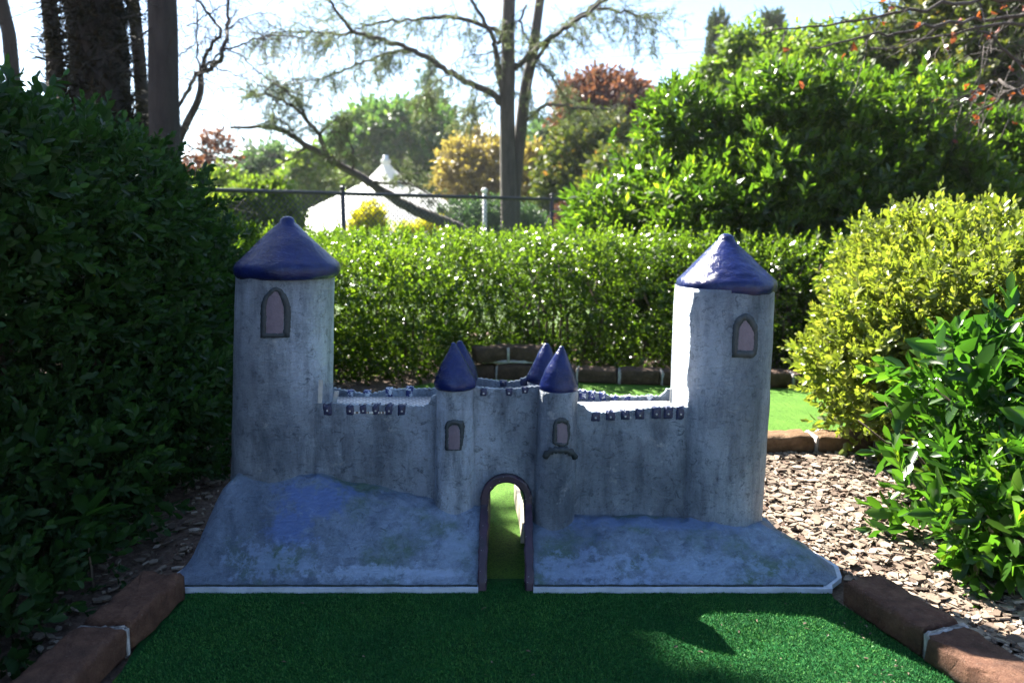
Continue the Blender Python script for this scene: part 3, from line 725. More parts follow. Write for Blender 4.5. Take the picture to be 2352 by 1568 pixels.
# -- arch trim: maroon band, down the slope at the sides, round the arch on the wall
def arch_pt(s, r, yfun=None):
    """s in [-1,1]: left foot .. crown .. right foot; r: half width"""
    zc = ZA - RA
    a = abs(s); sg = -1 if s < 0 else 1
    if a < .4: th = (a / .4) * math.pi / 2; return XC + sg * r * math.sin(th), zc + r * math.cos(th)
    t = (a - .4) / .6; return XC + sg * r, zc * (1 - t) + .010 * t
def trimY(z): return float(np.interp(z, [0, .03, .06, .10, .13, .16, .5], [1.650, 1.655, 1.675, 1.72, 1.77, 1.83, 1.853]))
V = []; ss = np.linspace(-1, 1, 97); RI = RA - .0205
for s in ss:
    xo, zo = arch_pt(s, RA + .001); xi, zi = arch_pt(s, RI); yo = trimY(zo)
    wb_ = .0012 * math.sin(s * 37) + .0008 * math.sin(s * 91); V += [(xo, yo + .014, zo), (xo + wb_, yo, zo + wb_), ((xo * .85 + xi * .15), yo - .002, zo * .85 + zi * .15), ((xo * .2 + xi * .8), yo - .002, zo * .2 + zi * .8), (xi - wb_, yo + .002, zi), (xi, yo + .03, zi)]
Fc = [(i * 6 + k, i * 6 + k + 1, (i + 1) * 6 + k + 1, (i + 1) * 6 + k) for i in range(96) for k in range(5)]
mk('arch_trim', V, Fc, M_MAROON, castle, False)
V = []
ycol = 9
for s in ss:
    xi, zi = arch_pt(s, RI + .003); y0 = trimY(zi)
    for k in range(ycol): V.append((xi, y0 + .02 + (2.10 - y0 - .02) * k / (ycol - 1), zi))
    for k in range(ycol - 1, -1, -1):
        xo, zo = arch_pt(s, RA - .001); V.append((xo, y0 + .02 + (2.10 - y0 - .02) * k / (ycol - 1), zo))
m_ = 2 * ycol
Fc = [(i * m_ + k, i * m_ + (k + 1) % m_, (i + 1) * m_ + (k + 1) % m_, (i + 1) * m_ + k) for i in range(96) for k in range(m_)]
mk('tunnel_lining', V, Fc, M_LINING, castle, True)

# ================================================================ BOARD AND BRICKS
mb = MB(); a = np.array([.030, 1.93]); e = np.array([-.012, 2.95]); nseg = 12
V = []
for i in range(nseg + 1):
    p = a + (e - a) * i / nseg; k = .004 * math.sin(i * 1.3)
    V += [(p[0] - .006 + k, p[1], .004), (p[0] + .006 + k, p[1], .004), (p[0] + .012 + k, p[1], .046), (p[0] + .000 + k, p[1], .046)]
Fc = [(i * 4 + k, i * 4 + (k + 1) % 4, (i + 1) * 4 + (k + 1) % 4, (i + 1) * 4 + k) for i in range(nseg) for k in range(4)] + [(0, 1, 2, 3), (nseg * 4 + 3, nseg * 4 + 2, nseg * 4 + 1, nseg * 4)]
tag(mk('divider_board', V, Fc, simple('pale_weathered_board', (.42, .38, .31), .7, .3, var=.25, sc=30)), 'thin pale board on the turf, seen through the castle arch', 'board')

def rough(mb):
    v = np.array(mb.v); d = np.stack([wav(v, 16, q, 4) for q in (1, 2, 3)], 1) * .0045; d += np.stack([wav(v, 60, q, 2) for q in (4, 5, 6)], 1) * .0012; mb.v = [tuple(q) for q in v + d]
def kerb(name, pts, label, bw=.11, bh=.072, bl=.225, z0=.0, tan=(), group=None, bm=None):
    """bricks laid end to end along a polyline of centre points"""
    pts = np.array(pts, float); t = thing(name, (pts[0][0], pts[0][1], 0), label, 'brick edging', group)
    seg = np.r_[0, np.cumsum(np.linalg.norm(np.diff(pts, axis=0), axis=1))]; s = 0; i = 0; mort = MB()
    while s + bl * .6 < seg[-1]:
        def at(q): return np.array([np.interp(q, seg, pts[:, 0]), np.interp(q, seg, pts[:, 1])])
        a, c = at(s), at(min(s + bl, seg[-1])); mid = (a + c) / 2; d = c - a; L = np.linalg.norm(d); ang = math.atan2(d[1], d[0])
        mb = MB(); hh = bh * random.uniform(.96, 1.05)
        mb.box((mid[0] + random.gauss(0, .002), mid[1] + random.gauss(0, .002), z0 + hh / 2 + .001), (L - .006, bw * random.uniform(.97, 1.03), hh), ang + random.gauss(0, .012), .0010, .012)
        rough(mb); mb.mk('brick', M_BRICKT if i in tan else (bm or M_BRICK), t, True)
        if s > 0: mort = MB(); mort.box((a[0], a[1], z0 + bh / 2 - .001), (.014, bw * .98, bh * .96), ang, .0016, .008); mort.mk('mortar_joint', M_MORTAR, t, True)
        s += bl + .012; i += 1
    return t
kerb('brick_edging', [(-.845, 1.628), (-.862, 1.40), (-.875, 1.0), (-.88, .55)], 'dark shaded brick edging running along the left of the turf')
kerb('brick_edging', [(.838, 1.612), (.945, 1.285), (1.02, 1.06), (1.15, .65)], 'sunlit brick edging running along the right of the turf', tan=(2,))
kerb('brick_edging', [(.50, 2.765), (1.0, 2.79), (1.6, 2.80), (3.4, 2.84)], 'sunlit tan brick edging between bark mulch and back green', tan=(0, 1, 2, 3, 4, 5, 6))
kerb('brick_edging', [(-.32, 4.16), (.10, 4.13), (.5, 4.03), (.8, 3.99), (1.2, 3.95), (1.6, 3.93), (2.4, 3.98), (3.4, 4.02)], 'shaded brick edging at the foot of the clipped hedge', bw=.11, bh=.085, bm=M_BRICK_SHADE)
# two bricks stacked on the back edging
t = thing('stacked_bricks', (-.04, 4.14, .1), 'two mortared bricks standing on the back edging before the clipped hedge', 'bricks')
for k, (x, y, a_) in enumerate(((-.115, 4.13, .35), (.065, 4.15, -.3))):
    mb = MB(); mb.box((x, y, .152), (.215, .11, .085), a_, .001, .01); rough(mb); mb.mk('brick', M_BRICK_SHADE, t, True)
mb = MB(); mb.box((-.025, 4.14, .106), (.34, .10, .014), 0, .003, .003); mb.box((-.022, 4.13, .15), (.014, .10, .08), 0, .001, .004); mb.mk('mortar', M_MORTAR, t, True)

# dry leaf litter on the turf (stuff)
V = []; Fc = []; A = []; c0 = 0
for _ in range(150):
    x, y = (random.uniform(-.75, .8), random.uniform(1.05, 1.63)) if random.random() < .5 else (.80 - random.random() ** 2 * .15 + 0, random.uniform(1.05, 1.6))
    if random.random() < .3: x, y = random.uniform(.6, 3), random.uniform(2.86, 3.85)
    L = random.uniform(.004, .013); v, f = leaf(L, L * random.uniform(.15, .6), .2, 1); v = v @ rotm((1, 0, 0), random.gauss(0, .3)).T @ rotm((0, 0, 1), random.random() * 6.28).T + (x, y, .0085)
    V.append(v); Fc.append(f + c0); A += [random.random() * .8] * 6; c0 += 6
tag(mk('leaf_litter', np.concatenate(V), np.concatenate(Fc), M_CHIP, attr=A), 'scraps of dry leaf scattered on the green turf', None, kind='stuff')

# ================================================================ HEDGES AND SHRUBS
# clipped hedge across the back
def sdf_mid(p):
    c = np.array([.55, 5.12, .36]); d = sd_box(p, c, (2.75, .76, .37), .12)
    d = np.minimum(d, sd_box(p, (-1.15, 4.42, .34), (.78, .42, .35), .14))
    return d + wav(p, .8, 3) * .05 + wav(p, 3.5, 4, 2) * .018
hd = thing('clipped_hedge', (.55, 5.05, 0), 'long clipped green hedge with sun glinting on its small leaves, behind the castle', 'hedge')
foliage('foliage', sdf_mid, (-2.3, 3.92, 0), (3.4, 5.95, .95), 37000, .34, T_BOX, L_HEDGE, hd, 1.0, .45, .6, 0.035, 1.3, dense_noise=(2.2, -.5), svar=.38)
mb = MB()
for k in range(60):
    x = random.uniform(-2.1, 3.2); y = random.uniform(4.45, 4.9); mb.tube([(x, y, 0), (x + random.gauss(0, .05), y + random.gauss(0, .05), .3), (x + random.gauss(0, .14), y + random.gauss(0, .1) - .05, .65)], [.011, .008, .004], 5)
mb.mk('stems', M_TWIG, hd, True)

# big dark hedge on the left
def sdf_left(p):
    d = np.minimum(sd_box(p, (-1.86, 2.0, .60), (.60, 1.15, .62), .3), sd_ell(p, (-1.88, 3.1, .48), (.60, .95, .52)))
    d = np.minimum(d, sd_ell(p, (-1.80, 1.25, .5), (.62, .7, .62)))
    d = np.minimum(d, sd_ell(p, (-1.52, 2.2, .22), (.38, 1.2, .30))); d = np.minimum(d, np.minimum(sd_ell(p, (-1.30, 1.45, .10), (.22, .3, .14)), sd_ell(p, (-1.36, 2.25, .18), (.30, .75, .26))))
    d = np.minimum(d, sd_box(p, (-2.0, .2, .65), (.6, 1.4, .66), .3))  # unseen hedge run beside and behind the camera, added to block light
    return d + wav(p, 1.3, 9) * .07 + wav(p, 4.5, 10, 2) * .03
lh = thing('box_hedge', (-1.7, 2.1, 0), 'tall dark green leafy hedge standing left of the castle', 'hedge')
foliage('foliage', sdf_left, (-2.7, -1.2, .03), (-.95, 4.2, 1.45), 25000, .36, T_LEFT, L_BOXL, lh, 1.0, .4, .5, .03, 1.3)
mb = MB()
for k in range(40):
    y = random.uniform(1.0, 3.8); x = random.uniform(-1.7, -1.3); mb.tube([(x - .25, y, 0), (x - .2 + random.gauss(0, .06), y + random.gauss(0, .08), .35), (x - .25 + random.gauss(0, .08), y + random.gauss(0, .1), .75), (x - .25 + random.gauss(0, .1), y + random.gauss(0, .1), .95)], [.012, .009, .006, .003], 5)
mb.mk('stems', M_TWIG, lh, True)
# shrub between left hedge and clipped hedge
def sdf_ls(p):
    d = np.minimum(sd_ell(p, (-2.15, 4.6, .38), (.62, .6, .48)), sd_ell(p, (-1.70, 4.35, .30), (.35, .4, .40))); return d + wav(p, 1.5, 19) * .09
o = thing('leafy_shrub', (-2.0, 4.6, 0), 'green shrub filling the gap between dark left hedge and clipped hedge', 'shrub')
foliage('foliage', sdf_ls, (-3, 3.8, .03), (-1, 5.5, 1.25), 6000, .3, T_YEL, L_HEDGE, o, 1.1, .5, .5, .03)
stems([(-2, 4.6, 0)] * 5, [(-2.4, 4.5, .7), (-1.7, 4.3, .7), (-2, 4.9, .8), (-1.9, 4.2, .6), (-2.2, 4.2, .8)], .015, M_TWIG, o)

# yellow-green hedge on the right
def sdf_y(p):
    d = sd_box(p, (2.50, 3.00, .46), (1.00, .58, .37), .25)
    d = np.minimum(d, sd_ell(p, (1.86, 2.75, .33), (.50, .40, .26)))
    d = np.minimum(d, sd_ell(p, (2.85, 2.95, .66), (.8, .6, .27)))
    return d + wav(p, 1.6, 29) * .07 + wav(p, 5, 30, 2) * .035
o = thing('yellow_green_hedge', (2.2, 3.0, 0), 'sunlit yellow green hedge at the right behind the bark mulch', 'hedge')
foliage('foliage', sdf_y, (1.0, 2.2, .08), (3.5, 3.8, 1.25), 17000, .30, T_YEL, L_YEL, o, 1.0, .5, .5, .04, 1.1)
mb = MB()
for k in range(26):
    y = random.uniform(2.9, 3.3); x = random.uniform(1.5, 3.0); mb.tube([(x, y, 0), (x + random.gauss(0, .08), y + random.gauss(0, .08), .3), (x + random.gauss(-.05, .2), y + random.gauss(-.05, .15), .7)], [.012, .008, .004], 5)
mb.mk('stems', M_TWIG, o, True)

# near glossy shrub on the right
def sdf_n(p):
    d = sd_ell(p, (1.50, 1.95, .28), (.25, .30, .22)); d = np.minimum(d, sd_ell(p, (1.30, 1.92, .15), (.15, .20, .12)))
    d = np.minimum(d, sd_ell(p, (1.80, 1.95, .30), (.32, .36, .25)))
    d = np.minimum(d, sd_ell(p, (1.36, 1.72, .10), (.14, .14, .09)))
    return d + wav(p, 2.2, 39) * .06
o = thing('glossy_leaved_shrub', (1.45, 1.9, 0), 'glossy large leaved green shrub beside the right brick edging', 'shrub')
foliage('foliage', sdf_n, (.8, 1.4, .03), (2.2, 2.5, .9), 1300, .26, T_NEAR, L_NEAR, o, 1.0, .75, .5, .03, 1.0, dense_noise=(2.5, -.2), svar=.38)
ends = [(1.50 + random.gauss(0, .17), 1.93 + random.gauss(0, .15), random.uniform(.2, .5)) for _ in range(26)]
stems([(1.45 + random.gauss(0, .04), 1.93 + random.gauss(0, .04), 0) for _ in ends], ends, .008, M_TWIG, o, wig=.03)

# laurel
def sdf_l(p):
    d = sd_ell(p, (2.25, 6.1, .85), (1.45, 1.0, 1.0)); d = np.minimum(d, sd_ell(p, (1.38, 5.95, .65), (.80, .7, .80)))
    d = np.minimum(d, sd_ell(p, (2.95, 6.2, 1.0), (.95, .9, .92)))
    return d + wav(p, .9, 49) * .16 + wav(p, 2.6, 50, 2) * .09
o = thing('laurel_bush', (2.2, 6.0, 0), 'large rounded glossy green laurel bush rising behind the right round tower', 'bush')
foliage('foliage', sdf_l, (.3, 4.9, .05), (4.6, 7.3, 2.4), 15000, .55, T_LAU, L_LAUREL, o, 1.05, .6, .5, .04, 1.2)
stems([(2.2, 6.1, 0)] * 9, [(2.2 + random.gauss(0, .7), 6 + random.gauss(0, .3), random.uniform(1, 1.7)) for _ in range(9)], .03, M_TWIG, o)

# little broad-leaved plant at the left edge
o = thing('broad_leaved_plant', (-1.04, 1.66, 0), 'small dark plant with broad pointed leaves under the left hedge', 'plant')
V = []; Fc = []; A = []; c0 = 0
for k, (az, el, L) in enumerate(((-.3, .45, .10), (.35, .1, .11), (-1.9, .1, .10), (-1.2, -.5, .10), (2.3, .4, .09), (1.2, .6, .09))):
    v, f = leaf(L, L * .42, .07, 1); v = v @ rotm((0, 1, 0), -el).T @ rotm((0, 0, 1), az).T + np.array((-1.04, 1.66, .20)); V.append(v); Fc.append(f + c0); c0 += 6; A += [.3] * 6
mk('leaves', np.concatenate(V), np.concatenate(Fc), L_NEAR, o, attr=A)
stems([(-1.04, 1.66, 0)], [(-1.04, 1.66, .2)], .004, M_TWIG, o, 'stem', wig=.004)

# ================================================================ FENCE
FA = P(500, 437, 6.8); FB = P(1330, 460, 9.9); FD = unit((FB - FA) * np.array([1, 1, 0])); FZ = 1.2
def fpt(s, z): q = FA + FD * s; return np.array([q[0], q[1], z])
f = thing('chain_link_fence', fpt(2, 0), 'black chain link fence with a round top rail behind the clipped hedge', 'fence')
mb = MB(); L0, L1 = -1.8, 7.2
mb.tube([fpt(s, FZ) for s in np.linspace(L0, L1, 10)], .021, 10); mb.mk('top_rail', M_FENCE, f, True)
d = ray(787, 450); A_ = np.array([[FD[0], -d[0]], [FD[1], -d[1]]]); sps = np.linalg.solve(A_, -FA[:2])[0]
for s in (sps - 2.9, sps, sps + 3.0, sps + 5.6):
    if s < L0 or s > L1: continue
    mb = MB(); q = fpt(s, 0); mb.tube([q, q + (0, 0, FZ + .045)], .024, 12); post = mb.mk('post', M_FENCE, f, True)
    mb = MB(); V, Fn = rings([(q[0], q[1], FZ + .043, .029), (q[0], q[1], FZ + .062, .029), (q[0], q[1], FZ + .075, .018), (q[0], q[1], FZ + .079, .003)], 12, capb=True); mb.add(V, Fn); mb.mk('post_cap', M_FENCE, post, True)
mb = MB(); st = .056
for k in range(int((L1 - L0 + 1.2) / st)):
    for sg in (1, -1):
        s0 = L0 - 1.0 * (sg > 0) + k * st; a_ = [s0, .12]; b_ = [s0 + sg * (FZ - .12), FZ - .015]
        if sg < 0: a_ = [L0 + k * st, .12]; b_ = [L0 + k * st - (FZ - .12), FZ - .015]
        # clip to fence
        (sa, za), (sb, zb) = a_, b_
        if max(sa, sb) < L0 or min(sa, sb) > L1: continue
        def cl(s, z, s2, z2):
            lim = L0 if s < L0 else (L1 if s > L1 else None)
            if lim is None: return s, z
            t = (lim - s) / (s2 - s); return lim, z + (z2 - z) * t
        A1 = cl(sa, za, sb, zb); B1 = cl(sb, zb, sa, za); nn = np.array([-FD[1], FD[0], 0]) * .002 * sg
        mb.tube([fpt(*A1) + nn, fpt(*B1) + nn], .0036, 4, False)
mb.mk('chain_link_mesh', M_WIRE, f)
mb = MB(); q = P(1113, 442, 12.0); mb.tube([(q[0], 12, 0), (q[0], 12, q[2])], .035, 10); V, Fn = rings([(q[0], 12, q[2], .05), (q[0], 12, q[2] + .05, .05), (q[0], 12, q[2] + .07, .02)], 10, capb=True); mb.add(V, Fn)
tag(mb.mk('garden_post', M_WHITE, None, True), 'thin white post with a cap, just beyond the fence beside the cedar trunk', 'post')

# ================================================================ MARQUEE
YM = 22.0; c = P(887, 400, YM); k = lambda px: px / (F / (YM * cp))
prof = [(365, 5), (367, 11), (374, 11.5), (376, 8), (382, 13), (390, 20), (398, 28), (408, 38), (419, 52), (441, 92), (461, 134), (481, 174), (503, 212), (526, 250), (550, 286)]
mq = thing('marquee', (c[0], YM, 0), 'white peaked marquee roof beyond the chain link fence', 'marquee')
V = []; ns = 48; zs_ = []
for (py, r) in prof:
    z = P(887, py, YM)[2]
    for i in range(ns):
        a = 2 * math.pi * (i + .5) / ns; fold = 1 + (.045 * (abs(((i + .5) % 6) - 3) / 3 - .5) if r > 20 else 0)
        V.append((c[0] + k(r) * fold * math.cos(a), YM + k(r) * fold * math.sin(a), z))
Fc = [(i * ns + (q + 1) % ns, i * ns + q, (i + 1) * ns + q, (i + 1) * ns + (q + 1) % ns) for i in range(len(prof) - 1) for q in range(ns)]
mk('canopy', V, Fc, M_TENT, mq, True)
mb = MB(); z0 = P(887, 366, YM)[2]; mb.tube([(c[0], YM, z0 - .1), (c[0], YM, P(887, 357, YM)[2])], k(6), 14); mb.mk('finial', M_WHITE, mq, True)
zl = P(887, 550, YM)[2]
for i in range(8):
    mb = MB(); a = 2 * math.pi * i / 8; mb.tube([(c[0] + k(284) * math.cos(a), YM + k(284) * math.sin(a), 0), (c[0] + k(284) * math.cos(a), YM + k(284) * math.sin(a), zl + .02)], .04, 8); mb.mk('pole', M_WHITE, mq, True)

# ================================================================ TREES
def pxpath(pts, Y, jit=0.0):
    out = []
    for i, q in enumerate(pts):
        yy = Y if len(q) < 3 else q[2]; out.append(P(q[0], q[1], yy))
    out = np.array(out)
    # smooth a little
    t = np.arange(len(out)); tt = np.linspace(0, len(out) - 1, (len(out) - 1) * 4 + 1)
    o2 = np.stack([np.interp(tt, t, out[:, k]) for k in range(3)], 1)
    for _ in range(3): o2[1:-1] = (o2[:-2] + 2 * o2[1:-1] + o2[2:]) / 4
    if jit: o2[1:-1] += RNG.normal(0, jit, o2[1:-1].shape)
    return o2
def crop5(pts): return [((400 + a / 2.352) * .98, b / 2.352 * .98, *r) for a, b, *r in pts]
def twigs_on(path, num, length, mb, down=.35, thin=.006, tufts=None, spread=1.0, tn=5, start=.0, sub=True):
    """twigs off a limb; fills tufts with (point, direction)"""
    m = len(path)
    for _ in range(num):
        q = start + (1 - start) * random.random(); i = min(int(q * (m - 1)), m - 2); fr = q * (m - 1) - i
        p = path[i] + (path[i + 1] - path[i]) * fr; t = unit(path[i + 1] - path[i])
        side = unit(np.cross(t, RNG.normal(size=3))) * spread + t * .6 + np.array([0, 0, -down]); side = unit(side)
        L = length * random.uniform(.4, 1.1); pts = [p]; d = side
        for s in range(5):
            d = unit(d + RNG.normal(0, .22, 3) + np.array([0, 0, -down * .25])); pts.append(pts[-1] + d * L / 5)
            if tufts is not None:
                for _t in range(tn if s else 1):
                    f_ = random.random(); tufts.append((pts[-2] + (pts[-1] - pts[-2]) * f_ + RNG.normal(0, .015, 3), unit(d + RNG.normal(0, .7, 3))))
            if sub and s in (1, 2, 3) and random.random() < .8:
                d2 = unit(d + RNG.normal(0, .9, 3)); pp = [pts[-1]]
                for s2 in range(3):
                    pp.append(pp[-1] + unit(d2 + np.array([0, 0, -down * .3])) * L / 7)
                    if tufts is not None:
                        for _t in range(tn - 1): tufts.append((pp[-2] + (pp[-1] - pp[-2]) * random.random(), unit(d2 + RNG.normal(0, .7, 3))))
                mb.tube(pp, [thin * .6, thin * .45, thin * .35, thin * .25], 3, False)
        mb.tube(pts, [thin * (1 - .13 * s) for s in range(6)], 3, False)
def limb(mb, path, r0, r1): 
    m = len(path); mb.tube(path, [r0 + (r1 - r0) * (i / (m - 1)) ** .8 for i in range(m)], 8)

# --- central cedar, two stems
YC = 11.0; pxm = YC / F
ced = thing('cedar_tree', P(1170, 700, YC) * np.array([1, 1, 0]), 'twin trunked cedar with sparse drooping branches behind the fence', 'tree')
mb = MB(); base = P(1172, 540, YC)
trA = crop5([(1868, 1330), (1862, 1100), (1856, 800), (1855, 560), (1862, 380), (1858, 180), (1866, -10), (1870, -150)]); pa = pxpath(trA, YC); pa[0][2] = -.05
limb(mb, np.vstack([[pa[0][0], YC, -.1], pa]), .135, .085)
trB = crop5([(1885, 1330), (1892, 1050), (1925, 760), (1955, 480), (1990, 340), (2010, 190), (2035, 0), (2060, -150)]); pb = pxpath(trB, YC + .15); limb(mb, pb, .11, .06)
mb.mk('trunk', M_BARK, ced, True)
mb = MB(); tw = MB(); tuf = []
LIMBS = [([(1850, 620), (1835, 500), (1805, 400), (1795, 300), (1790, 225), (1740, 150), (1700, 60), (1640, -20)], .09, .035, 14, 1.0),
         ([(1800, 240), (1830, 190), (1850, 120)], .05, .03, 2, .5),
         ([(1830, 570), (1790, 530), (1700, 480), (1600, 430), (1500, 378), (1400, 310), (1300, 262), (1200, 230), (1110, 208), (1010, 182), (940, 100), (880, 20), (840, -40)], .085, .03, 46, .8),
         ([(1330, 282), (1260, 283), (1180, 295), (1090, 330), (1000, 365), (920, 400), (860, 430), (760, 450), (640, 470)], .04, .012, 60, .75),
         ([(1825, 185), (1740, 150), (1640, 110), (1560, 92), (1460, 92), (1350, 108), (1250, 115), (1130, 125), (1040, 150), (980, 185)], .055, .02, 50, .8),
         ([(1010, 182), (930, 190), (850, 190), (750, 178), (650, 175), (560, 185), (480, 215)], .035, .012, 60, .75),
         ([(1895, 385), (1950, 330), (2010, 275), (2080, 210), (2160, 160), (2240, 110), (2352, 40), (2450, -30)], .075, .035, 34, .8),
         ([(1990, 370), (2050, 280), (2110, 200), (2200, 130), (2290, 60), (2380, -10)], .05, .03, 18, .8),
         ([(1962, 665), (2010, 620), (2060, 585), (2120, 570), (2200, 590), (2300, 603), (2400, 600), (2500, 575)], .045, .02, 22, .5),
         ([(1540, 410), (1480, 440), (1440, 490), (1400, 540), (1340, 590)], .02, .008, 26, .55),
         ([(1640, 440), (1700, 520), (1660, 580), (1640, 640)], .015, .006, 10, .5),
         ([(1860, 300), (1780, 295), (1680, 300), (1600, 320), (1545, 360)], .02, .008, 8, .5),
         ([(2352, 50), (2480, 60), (2600, 90), (2680, 130)], .035, .015, 36, .8),
         ([(2000, 330), (2080, 400), (2130, 460), (2160, 540)], .02, .008, 20, .7),
         ([(1990, 440), (1960, 520), (2010, 600)], .015, .006, 8, .5),
         ([(1960, 30), (1920, 120), (1950, 180), (1990, 240)], .03, .02, 10, .6),
         ([(1850, 560), (1760, 560), (1680, 590), (1620, 660)], .015, .006, 16, .5)]
for pts, ra, rb, nt_, ln in LIMBS:
    dy = random.uniform(-.6, .5); cc = crop5(pts); cc = [(a, b_, YC + dy * i / (len(cc) - 1)) for i, (a, b_) in enumerate(cc)]
    pth = pxpath(cc, YC, .012); limb(mb, pth, ra * .66, rb * .6); twigs_on(pth, int(nt_ * 1.15), ln * .8, tw, .5, .0055, tuf, 1.0, 3, .08)
mb.mk('limbs', M_BARK, ced, True); tw.mk('twigs', M_BARKD, ced)
tp = np.array([a for a, b_ in tuf]); td = np.array([b_ for a, b_ in tuf])
V, Fc, A = scatter(T_NEED, tp, td, RNG.uniform(.4, .75, len(tp)), .4); mk('crown', V, Fc, L_NEEDLE, ced, attr=A)

# --- leaning cedar, low branches to the left
YL = 10.4
ln_ = thing('leaning_cedar', P(1085, 700, YL) * np.array([1, 1, 0]), 'low leaning cedar trunk slanting across the marquee to the upper left', 'tree')
mb = MB(); tw = MB(); tuf = []
pth = pxpath(crop5([(1750, 1400), (1600, 1258), (1500, 1225), (1400, 1182), (1300, 1135), (1220, 1085), (1120, 1020), (1000, 945), (850, 860), (740, 795), (640, 725), (540, 702), (440, 700), (330, 705)]), YL, .006)
pth = np.vstack([[pth[0][0] + .5, YL, -.1], pth]); limb(mb, pth, .11, .018); trk = mb.mk('trunk', M_BARK, ln_, True)
mb = MB()
for pts, ra, rb, nt_, l_ in [([(740, 812), (690, 855), (620, 900), (500, 960)], .025, .008, 8, .5), ([(860, 865), (820, 740), (760, 670), (690, 600), (600, 540), (520, 520), (430, 515)], .04, .012, 70, .8),
                             ([(760, 670), (700, 560), (640, 500), (560, 460)], .02, .008, 40, .7), ([(820, 740), (900, 660), (960, 640)], .02, .008, 22, .6),
                             ([(1080, 1000), (1150, 1003), (1210, 1012), (1300, 1005), (1380, 1040), (1450, 1090), (1500, 1170)], .022, .008, 26, .5), ([(1100, 1000), (1060, 960), (1000, 960), (900, 990)], .015, .006, 18, .5),
                             ([(1200, 1010), (1260, 960), (1340, 950), (1420, 965)], .012, .006, 30, .45), ([(960, 940), (900, 860), (860, 840)], .015, .006, 20, .6),
                             ([(700, 770), (660, 700), (600, 660), (560, 640)], .015, .006, 26, .6), ([(1000, 940), (1010, 820), (960, 740), (880, 720)], .018, .006, 40, .6)]:
    cc = crop5(pts); dy = random.uniform(-.5, .4); cc = [(a, b_, YL + dy * i / (len(cc) - 1)) for i, (a, b_) in enumerate(cc)]
    q = pxpath(cc, YL, .008); limb(mb, q, ra, rb); twigs_on(q, int(nt_ * .7), l_ * .55, tw, .2, .006, tuf, 1.0, 2, .15)
mb.mk('limbs', M_BARK, ln_, True); tw.mk('twigs', M_BARKD, ln_)
tp = np.array([a for a, b_ in tuf]); td = np.array([b_ for a, b_ in tuf])
V, Fc, A = scatter(T_NEED, tp, td, RNG.uniform(.45, .85, len(tp)), .4); mk('crown', V, Fc, L_NEEDLE, ln_, attr=A)

# --- bare curved tree at left
YBR = 8.5
bt = thing('bare_tree', P(400, 700, YBR) * np.array([1, 1, 0]), 'small leafless tree with curving branches beside the rightmost dark trunk', 'tree')
mb = MB(); tw = MB()
p0 = pxpath([(395, 700), (402, 420), (405, 335), (430, 280), (455, 235), (463, 200), (460, 168)], YBR); p0[0][2] = -.1; limb(mb, p0, .055, .035); mb.mk('trunk', M_BARKD, bt, True); mb = MB()
for pts, ra, rb in [([(460, 168), (485, 157), (505, 140), (513, 110), (522, 70), (525, 30), (522, -30)], .033, .015), ([(460, 168), (468, 135), (490, 105), (512, 75), (490, 45), (465, 20), (445, -10)], .026, .012),
                    ([(405, 260), (425, 215), (450, 170), (460, 165)], .02, .02), ([(460, 165), (452, 120), (451, 60), (450, 0)], .012, .007),
                    ([(465, 160), (495, 130), (530, 108), (580, 90), (640, 78), (700, 88)], .014, .005), ([(505, 112), (560, 130), (600, 170), (650, 205), (720, 225)], .01, .004),
                    ([(410, 325), (460, 345), (520, 360), (580, 395)], .012, .005), ([(515, 70), (560, 35), (620, 30), (690, 55)], .008, .003), ([(480, 150), (540, 170), (600, 195), (640, 240)], .008, .003),
                    ([(440, 250), (500, 255), (545, 290), (560, 330)], .008, .003), ([(430, 60), (470, 40), (520, 10), (560, -20)], .009, .004), ([(412, 130), (440, 100), (480, 85), (540, 60)], .008, .003)]:
    q = pxpath([(a, b_, YBR + random.uniform(-.3, .3)) for a, b_ in pts], YBR, .01); limb(mb, q, ra, rb); twigs_on(q, 16, .7, tw, .15, .0045, None, 1.0, 0, .1)
mb.mk('limbs', M_BARKD, bt, True); tw.mk('twigs', M_BARKD, bt)

